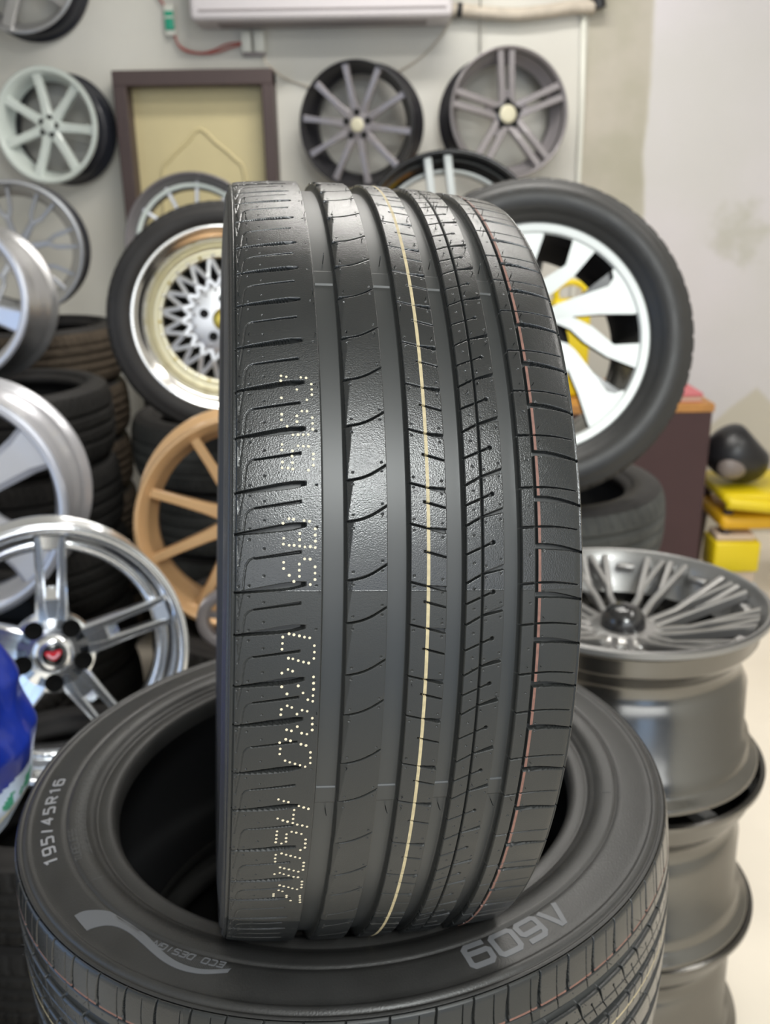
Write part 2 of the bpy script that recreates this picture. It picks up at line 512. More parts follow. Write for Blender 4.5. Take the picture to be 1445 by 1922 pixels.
def tread_height(A, Wm):
    """groove depth in mm for angle A (deg, up) and offset Wm (mm)"""
    H = np.zeros_like(A)

    def near(o, mid=False):
        ph = np.interp(A - o, KN, KI) - (0.5 if mid else 0.0)
        fr = ph - np.round(ph)
        i = np.clip(np.floor(ph + (0.5 if mid else 0)).astype(int), 0, len(KN) - 2)
        return fr * (KN[i + 1] - KN[i]) * MM

    def lin(w0, v0, w1, v1):
        return v0 + (np.clip((Wm - w0) / (w1 - w0), 0, 1)) * (v1 - v0)

    def inw(a, b, soft=0.2):
        return np.clip((Wm - a) / soft + 0.5, 0, 1) * np.clip((b - Wm) / soft + 0.5, 0, 1)
    # four rain grooves with sloping walls and wear bars
    tw = np.zeros_like(A)
    for c0, c1 in ((54.4, 57.0), (-8.0, -5.6), (113, 115.5), (-68, -65.5), (172, 174), (-128, -126)):
        tw = np.maximum(tw, np.clip((A - c0) / 0.2, 0, 1) * np.clip((c1 - A) / 0.2, 0, 1))
    for a, b, sl in ((-49.2, -36.0, 1.1), (-14.9, -2.4, 1.1), (17.1, 28.0, 1.1), (48.9, 59.6, 1.1)):
        dd = np.clip(np.minimum(Wm - a, b - Wm) / sl, 0, 1) * (6.6 - 0.8 * tw)
        H = np.maximum(H, dd)
    # fine circumferential cuts
    H = np.maximum(H, 4.5 * band(np.abs(Wm - 36.65), 0.42))
    H = np.maximum(H, 4.5 * band(np.abs(Wm - 67.6), 0.62))
    H = np.maximum(H, 1.6 * band(np.abs(Wm + 93.6), 0.45))
    H = np.maximum(H, 1.2 * band(np.abs(Wm - 94.2), 0.4))
    # left shoulder: wide slots that taper towards the edge, and thin hooked sipes between them
    o = lin(-58.5, 0.0, -93.5, -0.98)
    hw = np.where(Wm > -70, lin(-57.5, 0.9, -64, 1.7), lin(-70, 1.7, -93.5, 0.4))
    wide = 5.5 * band(np.abs(near(o) + 0.0), hw) * inw(-94, -57.6)
    wide *= np.clip((-57.6 - Wm) / 1.8, 0.15, 1)
    H = np.maximum(H, wide)
    o2 = lin(-60, 0.25, -84, -0.45)
    hw2 = lin(-60, 0.62, -84, 0.28)
    H = np.maximum(H, 3.0 * band(np.abs(near(o2, True)), hw2) * inw(-84, -60))
    ph = np.interp(A - lin(-58.5, 0.0, -93.5, -0.98), KN, KI)
    f = ph - np.floor(ph)
    i = np.clip(np.floor(ph).astype(int), 0, len(KN) - 2)
    P = (KN[i + 1] - KN[i]) * MM
    s = f * P
    sel = Wm[0] < -81
    Ws, ss, Ps = Wm[:, sel], s[:, sel], P[:, sel]

    def seg(w0, f0, w1, f1):
        ax, ay, bx, by = w0, f0 * Ps, w1, f1 * Ps
        dx, dy = bx - ax, by - ay
        t = np.clip(((Ws - ax) * dx + (ss - ay) * dy) / (dx * dx + dy * dy), 0, 1)
        return np.hypot(Ws - ax - t * dx, ss - ay - t * dy)
    dm = np.minimum.reduce([seg(-84, .56, -86.5, .53), seg(-86.5, .53, -88.2, .45), seg(-88.2, .45, -88.9, .30), seg(-88.9, .30, -89.6, 0.0), seg(-89.6, 1.0, -90.9, .72), seg(-90.9, .72, -91.8, .46), seg(-91.8, .46, -92.2, .82)])
    H[:, sel] = np.maximum(H[:, sel], 0.9 * band(dm, 0.2))
    # second rib: one slanted sipe per block and a raking chamfer on its left edge
    o = 0.33 + lin(-36, 0, -15.4, 1.65) - 0.35 * np.sin(np.clip((Wm + 36) / 20.6, 0, 1) * PI)
    H = np.maximum(H, 4.0 * band(np.abs(near(o)), 0.42) * inw(-36.5, -14.6))
    ph = np.interp(A - o, KN, KI)
    f2 = ph - np.floor(ph)
    edge = -36.0 + 3.4 * f2
    H = np.maximum(H, np.clip((edge - Wm) * 0.42, 0, 1.6) * (Wm > -36.2) * (Wm < -32))
    # third rib: full sipe that opens to a slot, and a half sipe
    o = lin(-2.6, 0.15, 6.5, -0.30) + lin(6.5, 0, 16.5, -0.2)
    hw = lin(6.5, 0.35, 15.5, 1.25)
    H = np.maximum(H, 4.0 * band(np.abs(near(o) + (hw - .35) * 0.6), hw) * inw(-3, 17.4))
    o = lin(4.8, 0.32, 16.4, -0.30)
    H = np.maximum(H, 3.5 * band(np.abs(near(o, True)), lin(4.6, .5, 16, .33)) * inw(4.6, 17.4))
    # fourth rib: stepped sipe opening to a slot, keyhole sipe
    o = lin(28, 0.0, 36.6, 0.95) + lin(36.6, 0, 48.6, 0.85)
    hw = lin(36.6, 0.4, 48, 1.25)
    H = np.maximum(H, 4.0 * band(np.abs(near(o) + (hw - .4) * 0.6), hw) * inw(27.6, 49))
    o = lin(28, 0.0, 42.5, 1.27)
    n4 = near(o, True)
    H = np.maximum(H, 3.8 * band(np.abs(n4), 0.36) * inw(27.6, 42.5))
    H = np.maximum(H, 3.5 * band(np.hypot(n4, Wm - 42.6), 1.0))
    # right shoulder: thin sipes and wide slots
    o = lin(60, -0.15, 93.5, -0.35) + 0.25 * np.sin(np.clip((Wm - 60) / 34, 0, 1) * PI)
    H = np.maximum(H, 3.0 * band(np.abs(near(o)), lin(60, .5, 93, .22)) * inw(59.4, 92.5))
    o = lin(68, 0.88, 95, 0.25) + 0.18 * np.sin(np.clip((Wm - 68) / 26, 0, 1) * PI)
    H = np.maximum(H, 4.2 * band(np.abs(near(o, True)), lin(76, 1.5, 95, 0.5)) * inw(68.2, 95))
    # vent pin marks near the block corners: tiny craters
    pin = np.zeros_like(A)
    ph0 = np.interp(A, KN, KI)

    def pins(wc, fr_list, oo):
        nonlocal pin
        for fr in fr_list:
            q = np.interp(A - oo, KN, KI) - fr
            fr_ = q - np.round(q)
            i_ = np.clip(np.floor(q).astype(int), 0, len(KN) - 2)
            d = np.hypot(fr_ * (KN[i_ + 1] - KN[i_]) * MM, Wm - wc)
            pin = np.maximum(pin, 0.8 * band(d, 0.42) - 0.35 * band(np.abs(d - 0.85), 0.22))
            np.copyto(H, H - 0.3 * band(np.abs(d - 0.85), 0.25) * (H < 0.2))
    pins(-33.0, (0.12, 0.86), 0.5)
    pins(-17.6, (0.10, 0.90), 1.75)
    pins(-0.6, (0.12, 0.90), 0.1)
    pins(14.8, (0.14, 0.86), -0.4)
    pins(32.2, (0.27, 0.75), 0.5)
    pins(38.8, (0.12, 0.88), 1.1)
    pins(47.0, (0.14, 0.84), 1.7)
    pins(63.8, (0.5,), 0.0)
    pins(71.6, (0.58, 0.42), 0.9)
    pins(-91.8, (0.12, 0.93), -1.0)
    pins(-86.5, (0.12, 0.90), -0.9)
    pins(-79.0, (0.22, 0.68), -0.5)
    pins(-52.0, (0.96,), 0.0)
    H = np.maximum(H, pin)
    # mould seam, a hair-thin raised line right across
    H = H - 0.16 * band(np.abs(A - 17.25) * MM, 0.14, 0.15) * (H < 0.3)
    return H


def hero_tread_mesh():
    fine = np.arange(-78, 80, 0.052)
    coarse = np.arange(80, 282, 0.32)
    a = np.concatenate([fine, coarse])
    w = [-95.5]
    marks = [-49.25, -48.1, -37.1, -36.0, -14.95, -13.8, -3.5, -2.4, 6.1, 7.9, 17.05, 18.2, 26.9, 28.05, 36.2, 37.1, 48.85, 50.0, 58.5, 59.65, 66.95, 68.25, 68.5, 70.1]
    w = sorted(set(list(np.round(np.arange(-95.5, 95.51, 0.42), 3)) + marks))
    w = [x for i, x in enumerate(w) if x in marks or all(abs(x - m) > 0.18 for m in marks)]
    w = np.array(w)
    A, Wm = np.meshgrid(a, w, indexing='ij')
    H = tread_height(A, Wm)
    sh = np.clip((np.abs(Wm) - 90) / 5.5, 0, 1)
    Rr = crown(Wm) - H / 1000.0 - 0.0012 * sh ** 2
    t = np.radians(-A)
    co = np.stack([Rr * np.cos(t), Rr * np.sin(t), Wm / 1000.0], -1).reshape(-1, 3)
    na, nw = len(a), len(w)
    ii = np.arange(na)
    jj = np.arange(nw - 1)
    I, J = np.meshgrid(ii, jj, indexing='ij')
    I2 = (I + 1) % na
    v = np.stack([I * nw + J, I * nw + J + 1, I2 * nw + J + 1, I2 * nw + J], -1).reshape(-1, 4)
    me = bpy.data.meshes.new('tread')
    me.vertices.add(len(co))
    me.vertices.foreach_set('co', co.astype(np.float32).ravel())
    me.loops.add(v.size)
    me.loops.foreach_set('vertex_index', v.astype(np.int32).ravel())
    me.polygons.add(len(v))
    me.polygons.foreach_set('loop_start', (np.arange(len(v)) * 4).astype(np.int32))
    mi = np.zeros((na, nw - 1), np.int32)
    Hf = 0.25 * (H[:, :-1] + H[:, 1:] + np.roll(H, -1, 0)[:, :-1] + np.roll(H, -1, 0)[:, 1:])
    wc = 0.5 * (w[:-1] + w[1:])[None, :] + 0 * Hf
    ac = a[:, None] + 0 * Hf
    mi[(ac < 17.25) & (ac > -31.0)] = 4
    mi[Hf > 2.5] = 1
    jag = 0.12 * np.sin(ac * 9.0) + 0.1 * np.sin(ac * 23)
    mi[(wc > 6.1 + 0) & (wc < 7.9) & (Hf < 2.2)] = 2
    mi[(wc > 68.5) & (wc < 70.1) & (Hf < 0.8)] = 3
    me.polygons.foreach_set('material_index', mi.ravel())
    me.update(calc_edges=True)
    me.validate()
    me.polygons.foreach_set('use_smooth', np.ones(len(v), bool))
    for m in (M['tread'], M['groove'], M['cream_line'], M['pink_line'], M['tread_dull']):
        me.materials.append(m)
    return me


SIDE = [(284.0, 95.5), (282.6, 96.3), (281.4, 96.2), (280.8, 95.4), (279.9, 95.4), (279.2, 96.4), (277.8, 97.4), (276.0, 97.9), (274.4, 97.7), (273.6, 97.0), (272.4, 96.7), (268, 97.3), (262, 98.2), (256, 98.9), (250, 99.2), (246.2, 99.1), (245.2, 98.2), (244.4, 98.1), (243.8, 99.2), (241, 99.3), (236, 98.7), (228.2, 97.3), (227.3, 96.0), (224, 95.0), (221, 93.0), (219.5, 91.6), (218.6, 92.0), (216, 92.2), (212, 92.4), (209, 91.8), (206.4, 90.2), (204.6, 87.4), (203.6, 83.0), (203.2, 77.5), (204.0, 74.5)]


def side_z(r):
    rs = [p[0] for p in SIDE][::-1]
    zs = [p[1] for p in SIDE][::-1]
    return float(np.interp(r, rs, zs))


def sidewall_obj(sign, parent, m):
    bm = bmesh.new()
    prof = [(r / 1000, sign * z / 1000) for r, z in SIDE]
    add_lathe(bm, prof, 300)
    return fin('sidewall', bm, m, parent)


def liner_obj(parent):
    bm = bmesh.new()
    half = [(204.0, 74.5), (208, 80), (216, 84), (232, 88.5), (248, 91), (262, 89), (272, 82), (276, 66), (277.5, 30)]
    prof = [(r / 1000, z / 1000) for r, z in half] + [(r / 1000, -z / 1000) for r, z in half[::-1]]
    add_lathe(bm, prof, 200)
    return fin('inner_liner', bm, M['liner'], parent)


TREAD_ME = hero_tread_mesh()

# standing tyre: axis a, up u, front n (leans a little to the right)
ax_a = Vector((0.98244394, 0.16708638, -0.08298221))
ax_u = Vector((0.08180752, 0.01391318, 0.99655103))
ax_n = Vector((0.16766465, -0.98584409, 0.0))
MS = Matrix((ax_n, -ax_u, ax_a)).transposed()
stand_c = Vector((-0.03827868, 0.71831215, 1.54 - 0.28311659))
standing = empty('car_tyre', stand_c, MS)
tag(standing, 'new black tyre standing upright with cream line and dotted code on its tread', 'tyre')
t = bpy.data.objects.new('tread', TREAD_ME)
col.objects.link(t)
t.parent = standing
sidewall_obj(1, standing, M['sidewall'])
sidewall_obj(-1, standing, M['sidewall'])
liner_obj(standing)

# dotted production code stencilled on the left shoulder (angle, offset in mm)
DOTS = [(40.32,-69.7),(40.19,-66.9),(39.73,-69.9),(39.11,-69.9),(39.56,-64.5),(39.55,-61.7),(40.12,-59.2),(40.07,-56.4),(39.32,-53.7),(38.69,-53.6),(38.08,-53.6),(38.68,-61.5),(37.70,-69.7),(37.47,-56.3),(36.18,-59.1),(36.17,-56.4),(35.82,-69.7),(35.18,-69.9),(34.47,-67.0),(35.63,-61.8),(34.98,-61.8),(34.40,-61.7),(35.44,-53.7),(34.79,-53.6),(34.15,-53.6),(33.52,-64.0),(33.53,-61.3),(33.54,-58.6),(33.56,-56.0),(32.47,-69.8),(31.86,-69.9),(31.28,-70.0),(30.58,-69.6),(29.96,-69.8),(29.94,-66.8),(29.83,-64.3),(31.77,-64.3),(31.20,-64.6),(30.51,-64.4),(32.32,-61.4),(32.28,-58.7),(32.26,-56.0),(31.45,-53.5),(30.91,-53.6),(30.24,-53.6),(29.72,-56.2),(24.66,-66.4),(24.60,-64.0),(24.20,-69.4),(24.47,-58.6),(24.40,-55.8),(23.63,-52.9),(22.99,-52.9),(22.37,-52.8),(21.71,-52.9),(21.81,-55.4),(21.78,-58.2),(21.87,-60.9),(21.94,-63.7),(21.95,-66.2),(22.06,-69.2),(22.67,-69.0),(23.14,-60.8),(22.51,-60.9),(23.81,-60.9),(20.56,-58.3),(20.53,-55.5),(20.21,-69.0),(19.58,-69.0),(20.03,-61.0),(19.40,-61.0),(18.78,-60.9),(18.20,-60.9),(18.89,-66.1),(18.27,-63.7),(18.12,-58.2),(17.95,-55.3),(19.75,-52.9),(19.11,-52.9),(18.46,-52.9),(12.89,-65.8),(12.79,-63.3),(12.68,-60.5),(12.55,-57.9),(12.47,-55.2),(12.55,-69.0),(11.89,-69.1),(11.28,-69.3),(11.65,-52.7),(10.97,-52.6),(10.31,-52.8),(10.34,-65.9),(10.27,-63.6),(10.08,-60.8),(9.93,-58.1),(9.82,-55.4),(9.14,-66.0),(8.96,-63.6),(8.75,-69.1),(8.11,-60.3),(7.26,-69.0),(6.49,-66.2),(7.37,-60.5),(6.59,-57.9),(5.85,-55.3),(8.33,-52.7),(7.65,-52.6),(6.98,-52.5),(6.30,-52.7),(5.67,-52.7),(5.18,-65.9),(4.99,-63.5),(4.77,-68.9),(4.17,-69.1),(3.20,-68.6),(4.68,-58.1),(4.56,-55.4),(4.24,-60.7),(3.70,-60.4),(3.77,-52.6),(3.09,-52.5),(2.41,-52.4),(2.81,-60.3),(2.45,-65.8),(2.32,-63.3),(2.05,-57.9),(1.93,-55.1),(1.33,-66.1),(1.16,-63.6),(0.98,-60.7),(0.74,-58.0),(0.59,-55.3),(0.93,-69.2),(0.19,-68.8),(-0.44,-69.0),(-0.25,-52.8),(-0.90,-52.7),(-1.56,-52.6),(-1.25,-66.0),(-1.45,-63.5),(-1.64,-60.7),(-1.82,-58.0),(-2.01,-55.2),(-6.29,-68.6),(-6.52,-65.7),(-6.67,-63.2),(-7.23,-57.4),(-7.43,-54.7),(-7.64,-52.1),(-7.78,-59.8),(-8.46,-60.0),(-9.07,-60.1),(-9.68,-60.1),(-9.02,-68.5),(-9.29,-65.6),(-9.48,-63.0),(-9.92,-57.6),(-10.07,-54.8),(-10.27,-52.1),(-10.41,-68.2),(-10.96,-68.4),(-11.54,-68.6),(-12.14,-68.6),(-12.70,-68.8),(-12.91,-65.6),(-11.42,-63.1),(-12.03,-63.2),(-12.60,-63.1),(-11.02,-60.4),(-11.17,-57.8),(-11.38,-54.9),(-12.28,-52.3),(-12.94,-52.3),(-13.63,-52.3),(-14.02,-54.7),(-14.83,-68.3),(-15.47,-68.5),(-16.06,-68.3),(-14.59,-65.1),(-14.81,-62.5),(-15.01,-59.9),(-15.24,-57.3),(-15.43,-54.6),(-16.29,-52.1),(-16.93,-52.1),(-17.65,-52.1),(-17.11,-65.3),(-17.32,-62.9),(-17.52,-60.2),(-17.77,-57.4),(-17.99,-54.7),(-18.46,-68.2),(-19.95,-67.6),(-18.20,-65.2),(-18.46,-62.9),(-18.75,-60.0),(-19.02,-57.1),(-19.12,-54.5),(-20.04,-51.9),(-20.70,-51.8),(-21.34,-51.8),(-20.79,-64.6),(-21.02,-62.2),(-21.25,-59.4),(-21.51,-57.0),(-21.73,-54.2),(-21.92,-64.9),(-22.17,-62.6),(-22.83,-67.6),(-23.29,-67.6),(-23.20,-59.9),(-23.61,-59.8),(-24.23,-64.9),(-24.49,-57.1),(-23.31,-52.0),(-23.81,-51.8),(-24.39,-51.6),(-24.99,-51.3)]
bm = bmesh.new()
for ang, wmm in DOTS:
    h = float(tread_height(np.array([[ang]]), np.array([[wmm]]))[0, 0])
    if h > 1.5:
        continue
    r0 = float(crown(np.array(wmm))) - max(h, 0) / 1000
    tt = R(-ang)
    er = Vector((math.cos(tt), math.sin(tt), 0))
    et = Vector((-math.sin(tt), math.cos(tt), 0))
    ez = Vector((0, 0, 1))
    rad = 0.00072 * random.uniform(0.9, 1.1)
    c0 = er * (r0 + 0.00002) + ez * (wmm / 1000)
    top = [bm.verts.new(c0 + er * 0.00012 + rad * (math.cos(k * PI / 6) * et + math.sin(k * PI / 6) * ez)) for k in range(12)]
    bot = [bm.verts.new(c0 - er * 0.0002 + rad * 1.05 * (math.cos(k * PI / 6) * et + math.sin(k * PI / 6) * ez)) for k in range(12)]
    bm.faces.new(top)
    for k in range(12):
        bm.faces.new((bot[k], bot[(k + 1) % 12], top[(k + 1) % 12], top[k]))
o = fin('dotted_code', bm, M['dot_paint'], standing, smooth=False)
o['label'] = 'cream dotted stencil code along the left shoulder'
o['kind'] = 'stuff'


def vent_hairs(parent, lo, hi, n, seed):
    rnd = random.Random(seed)
    bm = bmesh.new()
    for _ in range(n):
        ang = rnd.uniform(lo, hi)
        wmm = rnd.choice([-91.8, -86.5, -50.5, -33, -17.6, -0.6, 14.8, 32.2, 47, 38.8, 63.8, 71.6])
        kk = np.argmin(np.abs(KN - ang))
        ang = float(KN[kk]) + rnd.choice([-0.7, 0.75]) + (0.5 if wmm == -33 else 1.7 if wmm == -17.6 else 1.2 if wmm in (38.8, 47) else 0)
        h = float(tread_height(np.array([[ang]]), np.array([[wmm]]))[0, 0])
        r0 = float(crown(np.array(wmm))) - max(h, 0) / 1000
        tt = R(-ang)
        er = Vector((math.cos(tt), math.sin(tt), 0))
        et = Vector((-math.sin(tt), math.cos(tt), 0))
        L = rnd.uniform(0.0012, 0.0038)
        lean = rnd.uniform(-0.5, 0.5)
        p = er * r0 + Vector((0, 0, wmm / 1000))
        add_tube(bm, [p - er * 0.0004, p + er * L * .5 + et * L * lean * .3, p + er * L * .9 + et * L * lean + Vector((0, 0, L * rnd.uniform(-.4, .4)))], [0.00022, 0.0002, 0.00014], 5)
    o = fin('vent_hair', bm, M['tread'], parent)
    o['kind'] = 'stuff'
    return o


vent_hairs(standing, 38, 78, 150, 3)
vent_hairs(standing, -18, 36, 40, 5)
# hairs in the wear bars
bm = bmesh.new()
for ang, ws in ((58.4, (-42, -8, 22.5, 54)), (-8.8, (-42, -8, 22.5, 54))):
    for wmm in ws:
        tt = R(-ang)
        er = Vector((math.cos(tt), math.sin(tt), 0))
        et = Vector((-math.sin(tt), math.cos(tt), 0))
        p = er * (float(crown(np.array(wmm))) - 0.0064) + Vector((0, 0, wmm / 1000))
        add_tube(bm, [p, p + er * 0.004, p + er * 0.007 - et * 0.001], 0.00028, 5)
fin('wear_bar_hair', bm, M['tread'], standing)['kind'] = 'stuff'

# ------------------------------------------------------------------ lying tyre that carries it
LT = Matrix(((0.99973, 0.0, -0.02332), (0.00062, 0.99965, 0.02643), (0.02331, -0.02643, 0.99938)))
ROT = -92.0
ML = LT @ Matrix.Rotation(R(ROT), 3, 'Z')
lying_c = Vector((-0.03948382, 0.72980821, 0.94353242))
lying = empty('car_tyre', lying_c, ML)
tag(lying, 'black tyre lying flat, marked A609, carrying the standing tyre', 'tyre')
t = bpy.data.objects.new('tread', TREAD_ME)
col.objects.link(t)
t.parent = lying
sidewall_obj(1, lying, M['sidewall'])
sidewall_obj(-1, lying, M['sidewall'])
liner_obj(lying)
vent_hairs(lying, -60, 60, 60, 9)

GL = {
    'A': [[(0, 0), (.42, 1), (.58, 1), (1, 0)]],
    '6': [[(.95, 1), (.15, 1), (0, .85), (0, .12), (.12, 0), (.88, 0), (1, .12), (1, .5), (.9, .6), (.1, .6)]],
    '9': [[(.05, 0), (.85, 0), (1, .15), (1, .88), (.88, 1), (.12, 1), (0, .88), (0, .5), (.1, .4), (.9, .4)]],
    '0': [[(.12, 0), (0, .12), (0, .88), (.12, 1), (.88, 1), (1, .88), (1, .12), (.88, 0), (.12, 0)]],
    '1': [[(.15, .85), (.5, 1), (.5, 0)]],
    '5': [[(.95, 1), (.1, 1), (.05, .58), (.75, .58), (1, .45), (1, .13), (.85, 0), (0, 0)]],
    '/': [[(.3, 0), (.6, 1)]],
    '4': [[(.75, 0), (.75, 1), (0, .32), (1, .32)]],
    'R': [[(0, 0), (0, 1), (.8, 1), (1, .88), (1, .6), (.85, .5), (0, .5)], [(.45, .5), (1, 0)]],
    'E': [[(1, 1), (0, 1), (0, 0), (1, 0)], [(0, .5), (.8, .5)]],
    'C': [[(1, 1), (.1, 1), (0, .9), (0, .1), (.1, 0), (1, 0)]],
    'O': [[(.1, 0), (0, .1), (0, .9), (.1, 1), (.9, 1), (1, .9), (1, .1), (.9, 0), (.1, 0)]],
    'D': [[(0, 0), (0, 1), (.8, 1), (1, .8), (1, .2), (.8, 0), (0, 0)]],
    'S': [[(1, 1), (.1, 1), (0, .9), (0, .6), (.1, .5), (.9, .5), (1, .4), (1, .1), (.9, 0), (0, 0)]],
    'I': [[(.5, 0), (.5, 1)]],
    'G': [[(1, 1), (.1, 1), (0, .9), (0, .1), (.1, 0), (1, 0), (1, .5), (.6, .5)]],
    'N': [[(0, 0), (0, 1), (1, 0), (1, 1)]],
    'T': [[(0, 1), (1, 1)], [(.5, 1), (.5, 0)]],
    'U': [[(0, 1), (0, .1), (.1, 0), (.9, 0), (1, .1), (1, 1)]],
    'B': [[(0, 0), (0, 1), (.85, 1), (1, .88), (1, .6), (.85, .5), (0, .5)], [(.85, .5), (1, .4), (1, .1), (.85, 0), (0, 0)]],
    'L': [[(0, 1), (0, 0), (1, 0)]],
    'Y': [[(0, 1), (.5, .5), (1, 1)], [(.5, .5), (.5, 0)]],
    'M': [[(0, 0), (0, 1), (.5, .4), (1, 1), (1, 0)]],
}


def polar(phi, r, h=0.0):
    """world angle phi (deg) and radius r (mm) on the lying tyre's upper sidewall"""
    a = R(phi - ROT)
    return Vector((r / 1000 * math.cos(a), r / 1000 * math.sin(a), (side_z(r) + h) / 1000))


def ribbon(bm, pts, hw, to3d, h=0.5):
    """pts in a flat (x, y) mm frame; a raised ribbon along them with mitred corners"""
    n = len(pts)
    P = [Vector(p) for p in pts]
    closed = (P[0] - P[-1]).length < 1e-6
    offs = []
    for i in range(n):
        if closed and i in (0, n - 1):
            d0 = (P[-1] - P[-2]).normalized()
            d1 = (P[1] - P[0]).normalized()
        else:
            d0 = (P[i] - P[i - 1]).normalized() if i > 0 else None
            d1 = (P[i + 1] - P[i]).normalized() if i < n - 1 else None
        if d0 is None:
            d0 = d1
        if d1 is None:
            d1 = d0
        n0, n1 = Vector((-d0.y, d0.x)), Vector((-d1.y, d1.x))
        m = (n0 + n1)
        m = m.normalized() if m.length > 0.2 else n0
        offs.append(m * (hw / max(0.5, m.dot(n0))))
    prev = None
    for i in range(n):
        L, Rr = P[i] + offs[i], P[i] - offs[i]
        q = [bm.verts.new(to3d(L.x, L.y, -0.3)), bm.verts.new(to3d(L.x, L.y, h)), bm.verts.new(to3d(Rr.x, Rr.y, h)), bm.verts.new(to3d(Rr.x, Rr.y, -0.3))]
        if prev:
            for k in range(3):
                bm.faces.new((prev[k], prev[k + 1], q[k + 1], q[k]))
        else:
            bm.faces.new(q)
        prev = q
    bm.faces.new(prev[::-1])


def word(name, text, phis, r0, height, width, hw, m, lab=None, slant=0.0, h=0.5):
    """letters centred on the angles phis, reading clockwise with their tops outwards"""
    bm = bmesh.new()
    for ch, ph in zip(text, phis):
        if ch == ' ':
            continue
        for st in GL[ch]:
            pts = []
            for x, y in st:
                xx = (x - .5) * width + slant * (y - .5) * height
                pts.append((xx, r0 + (y - .5) * height))
            dense = []
            for a, b in zip(pts[:-1], pts[1:]):
                for k in range(3):
                    dense.append((a[0] + (b[0] - a[0]) * k / 3, a[1] + (b[1] - a[1]) * k / 3))
            dense.append(pts[-1])
            ribbon(bm, dense, hw, lambda x, y, hh, ph=ph: polar(ph - math.degrees(x / y), y, hh), h)
    o = fin(name, bm, m, lying, smooth=False)
    if lab:
        o['label'] = lab
    return o


word('moulded_model_lettering', 'A609', [-52.0, -57.1, -62.0, -66.9], 256.6, 16.5, 16.5, 2.0, M['letter'], 'grey moulded characters A609', slant=0.0, h=0.35)
word('moulded_size_lettering', '195/45R16', [-151.9, -154.9, -158.1, -161.2, -164.2, -167.7, -171.2, -174.5, -177.2], 260.0, 9.0, 8.6, 0.85, M['letter_pale'], 'pale grey moulded size 195/45R16', slant=.12, h=0.7)
word('moulded_small_lettering', 'ECO DESIGN', [-107.3 - 1.35 * k for k in range(10)], 249.6, 4.6, 4.4, 0.38, M['letter'], 'small raised words ECO DESIGN', slant=.15, h=0.5)
word('moulded_small_lettering', 'TUBELESS', [-149.6 - 1.35 * k for k in range(8)], 240.3, 5.2, 4.4, 0.42, M['letter_dark'], 'small raised word TUBELESS', h=0.4)

# swoosh emblem moulded beside the words
SW = [(-135.9, 268.1), (-135.4, 256.2), (-132.5, 247.6), (-128.8, 244.6), (-125.3, 244.9), (-121.9, 247.4), (-118.6, 251.7), (-115.4, 255.7), (-112.3, 257.3), (-109.2, 256.4), (-105.2, 251.3), (-105.6, 254.7), (-109.3, 260.0), (-112.7, 261.4), (-115.9, 259.9), (-119.0, 256.9), (-121.6, 254.0), (-125.1, 251.5), (-128.0, 252.4), (-130.0, 257.1), (-131.0, 263.3), (-131.3, 268.5), (-132.6, 270.0), (-132.7, 259.0)]
bm = bmesh.new()
upper = [(-136.0, 266.0), (-135.4, 258.0), (-132.5, 247.8), (-128.8, 244.8), (-125.3, 245.0), (-121.9, 247.4), (-118.6, 251.7), (-115.4, 255.6), (-112.3, 257.2), (-109.2, 256.2), (-105.4, 251.3)]
lower = [(-131.6, 267.5), (-131.3, 264.0), (-130.0, 257.1), (-128.0, 252.8), (-125.1, 251.8), (-121.6, 254.2), (-119.0, 257.0), (-115.9, 260.0), (-112.7, 261.3), (-109.3, 259.7), (-105.6, 254.6)]
U2 = [Vector((a, b, 0)) for a, b in upper]
L2 = [Vector((a, b, 0)) for a, b in lower]
U2, L2 = smooth_path(U2, 5), smooth_path(L2, 5)
prev = None
for p, q in zip(U2, L2):
    cur = [bm.verts.new(polar(p.x, p.y, -0.2)), bm.verts.new(polar(p.x, p.y, 0.45)), bm.verts.new(polar((p.x + q.x) / 2, (p.y + q.y) / 2, 0.5)), bm.verts.new(polar(q.x, q.y, 0.45)), bm.verts.new(polar(q.x, q.y, -0.2))]
    if prev:
        for k in range(4):
            bm.faces.new((prev[k], prev[k + 1], cur[k + 1], cur[k]))
    prev = cur
o = fin('moulded_swoosh', bm, M['letter'], lying, smooth=False)
o['label'] = 'smooth grey moulded swoosh emblem'
bm = bmesh.new()
for k in range(60):
    ph = -106.0 - k * 0.28
    rtop = float(np.interp(ph, [-123.4, -116.7, -109.6, -105.8], [245.2, 245.2, 245.4, 250.0]))
    rlow = float(np.interp(ph, [-121.9, -118.6, -115.4, -112.3, -109.2, -105.6], [247.2, 251.3, 255.2, 256.8, 255.8, 252.0]))
    if rlow - rtop > 1.2:
        mid = []
        for jx in range(6):
            rr = rtop + (rlow - rtop) * jx / 5
            mid.append((0.35 * math.sin(rr * 1.1), rr))
        if True:
            ribbon(bm, mid, 0.16, lambda x, y, hh, ph=ph: polar(ph - math.degrees(x / y), y, hh), 0.22)
fin('moulded_ribbing', bm, M['letter_dark'], lying, smooth=False)
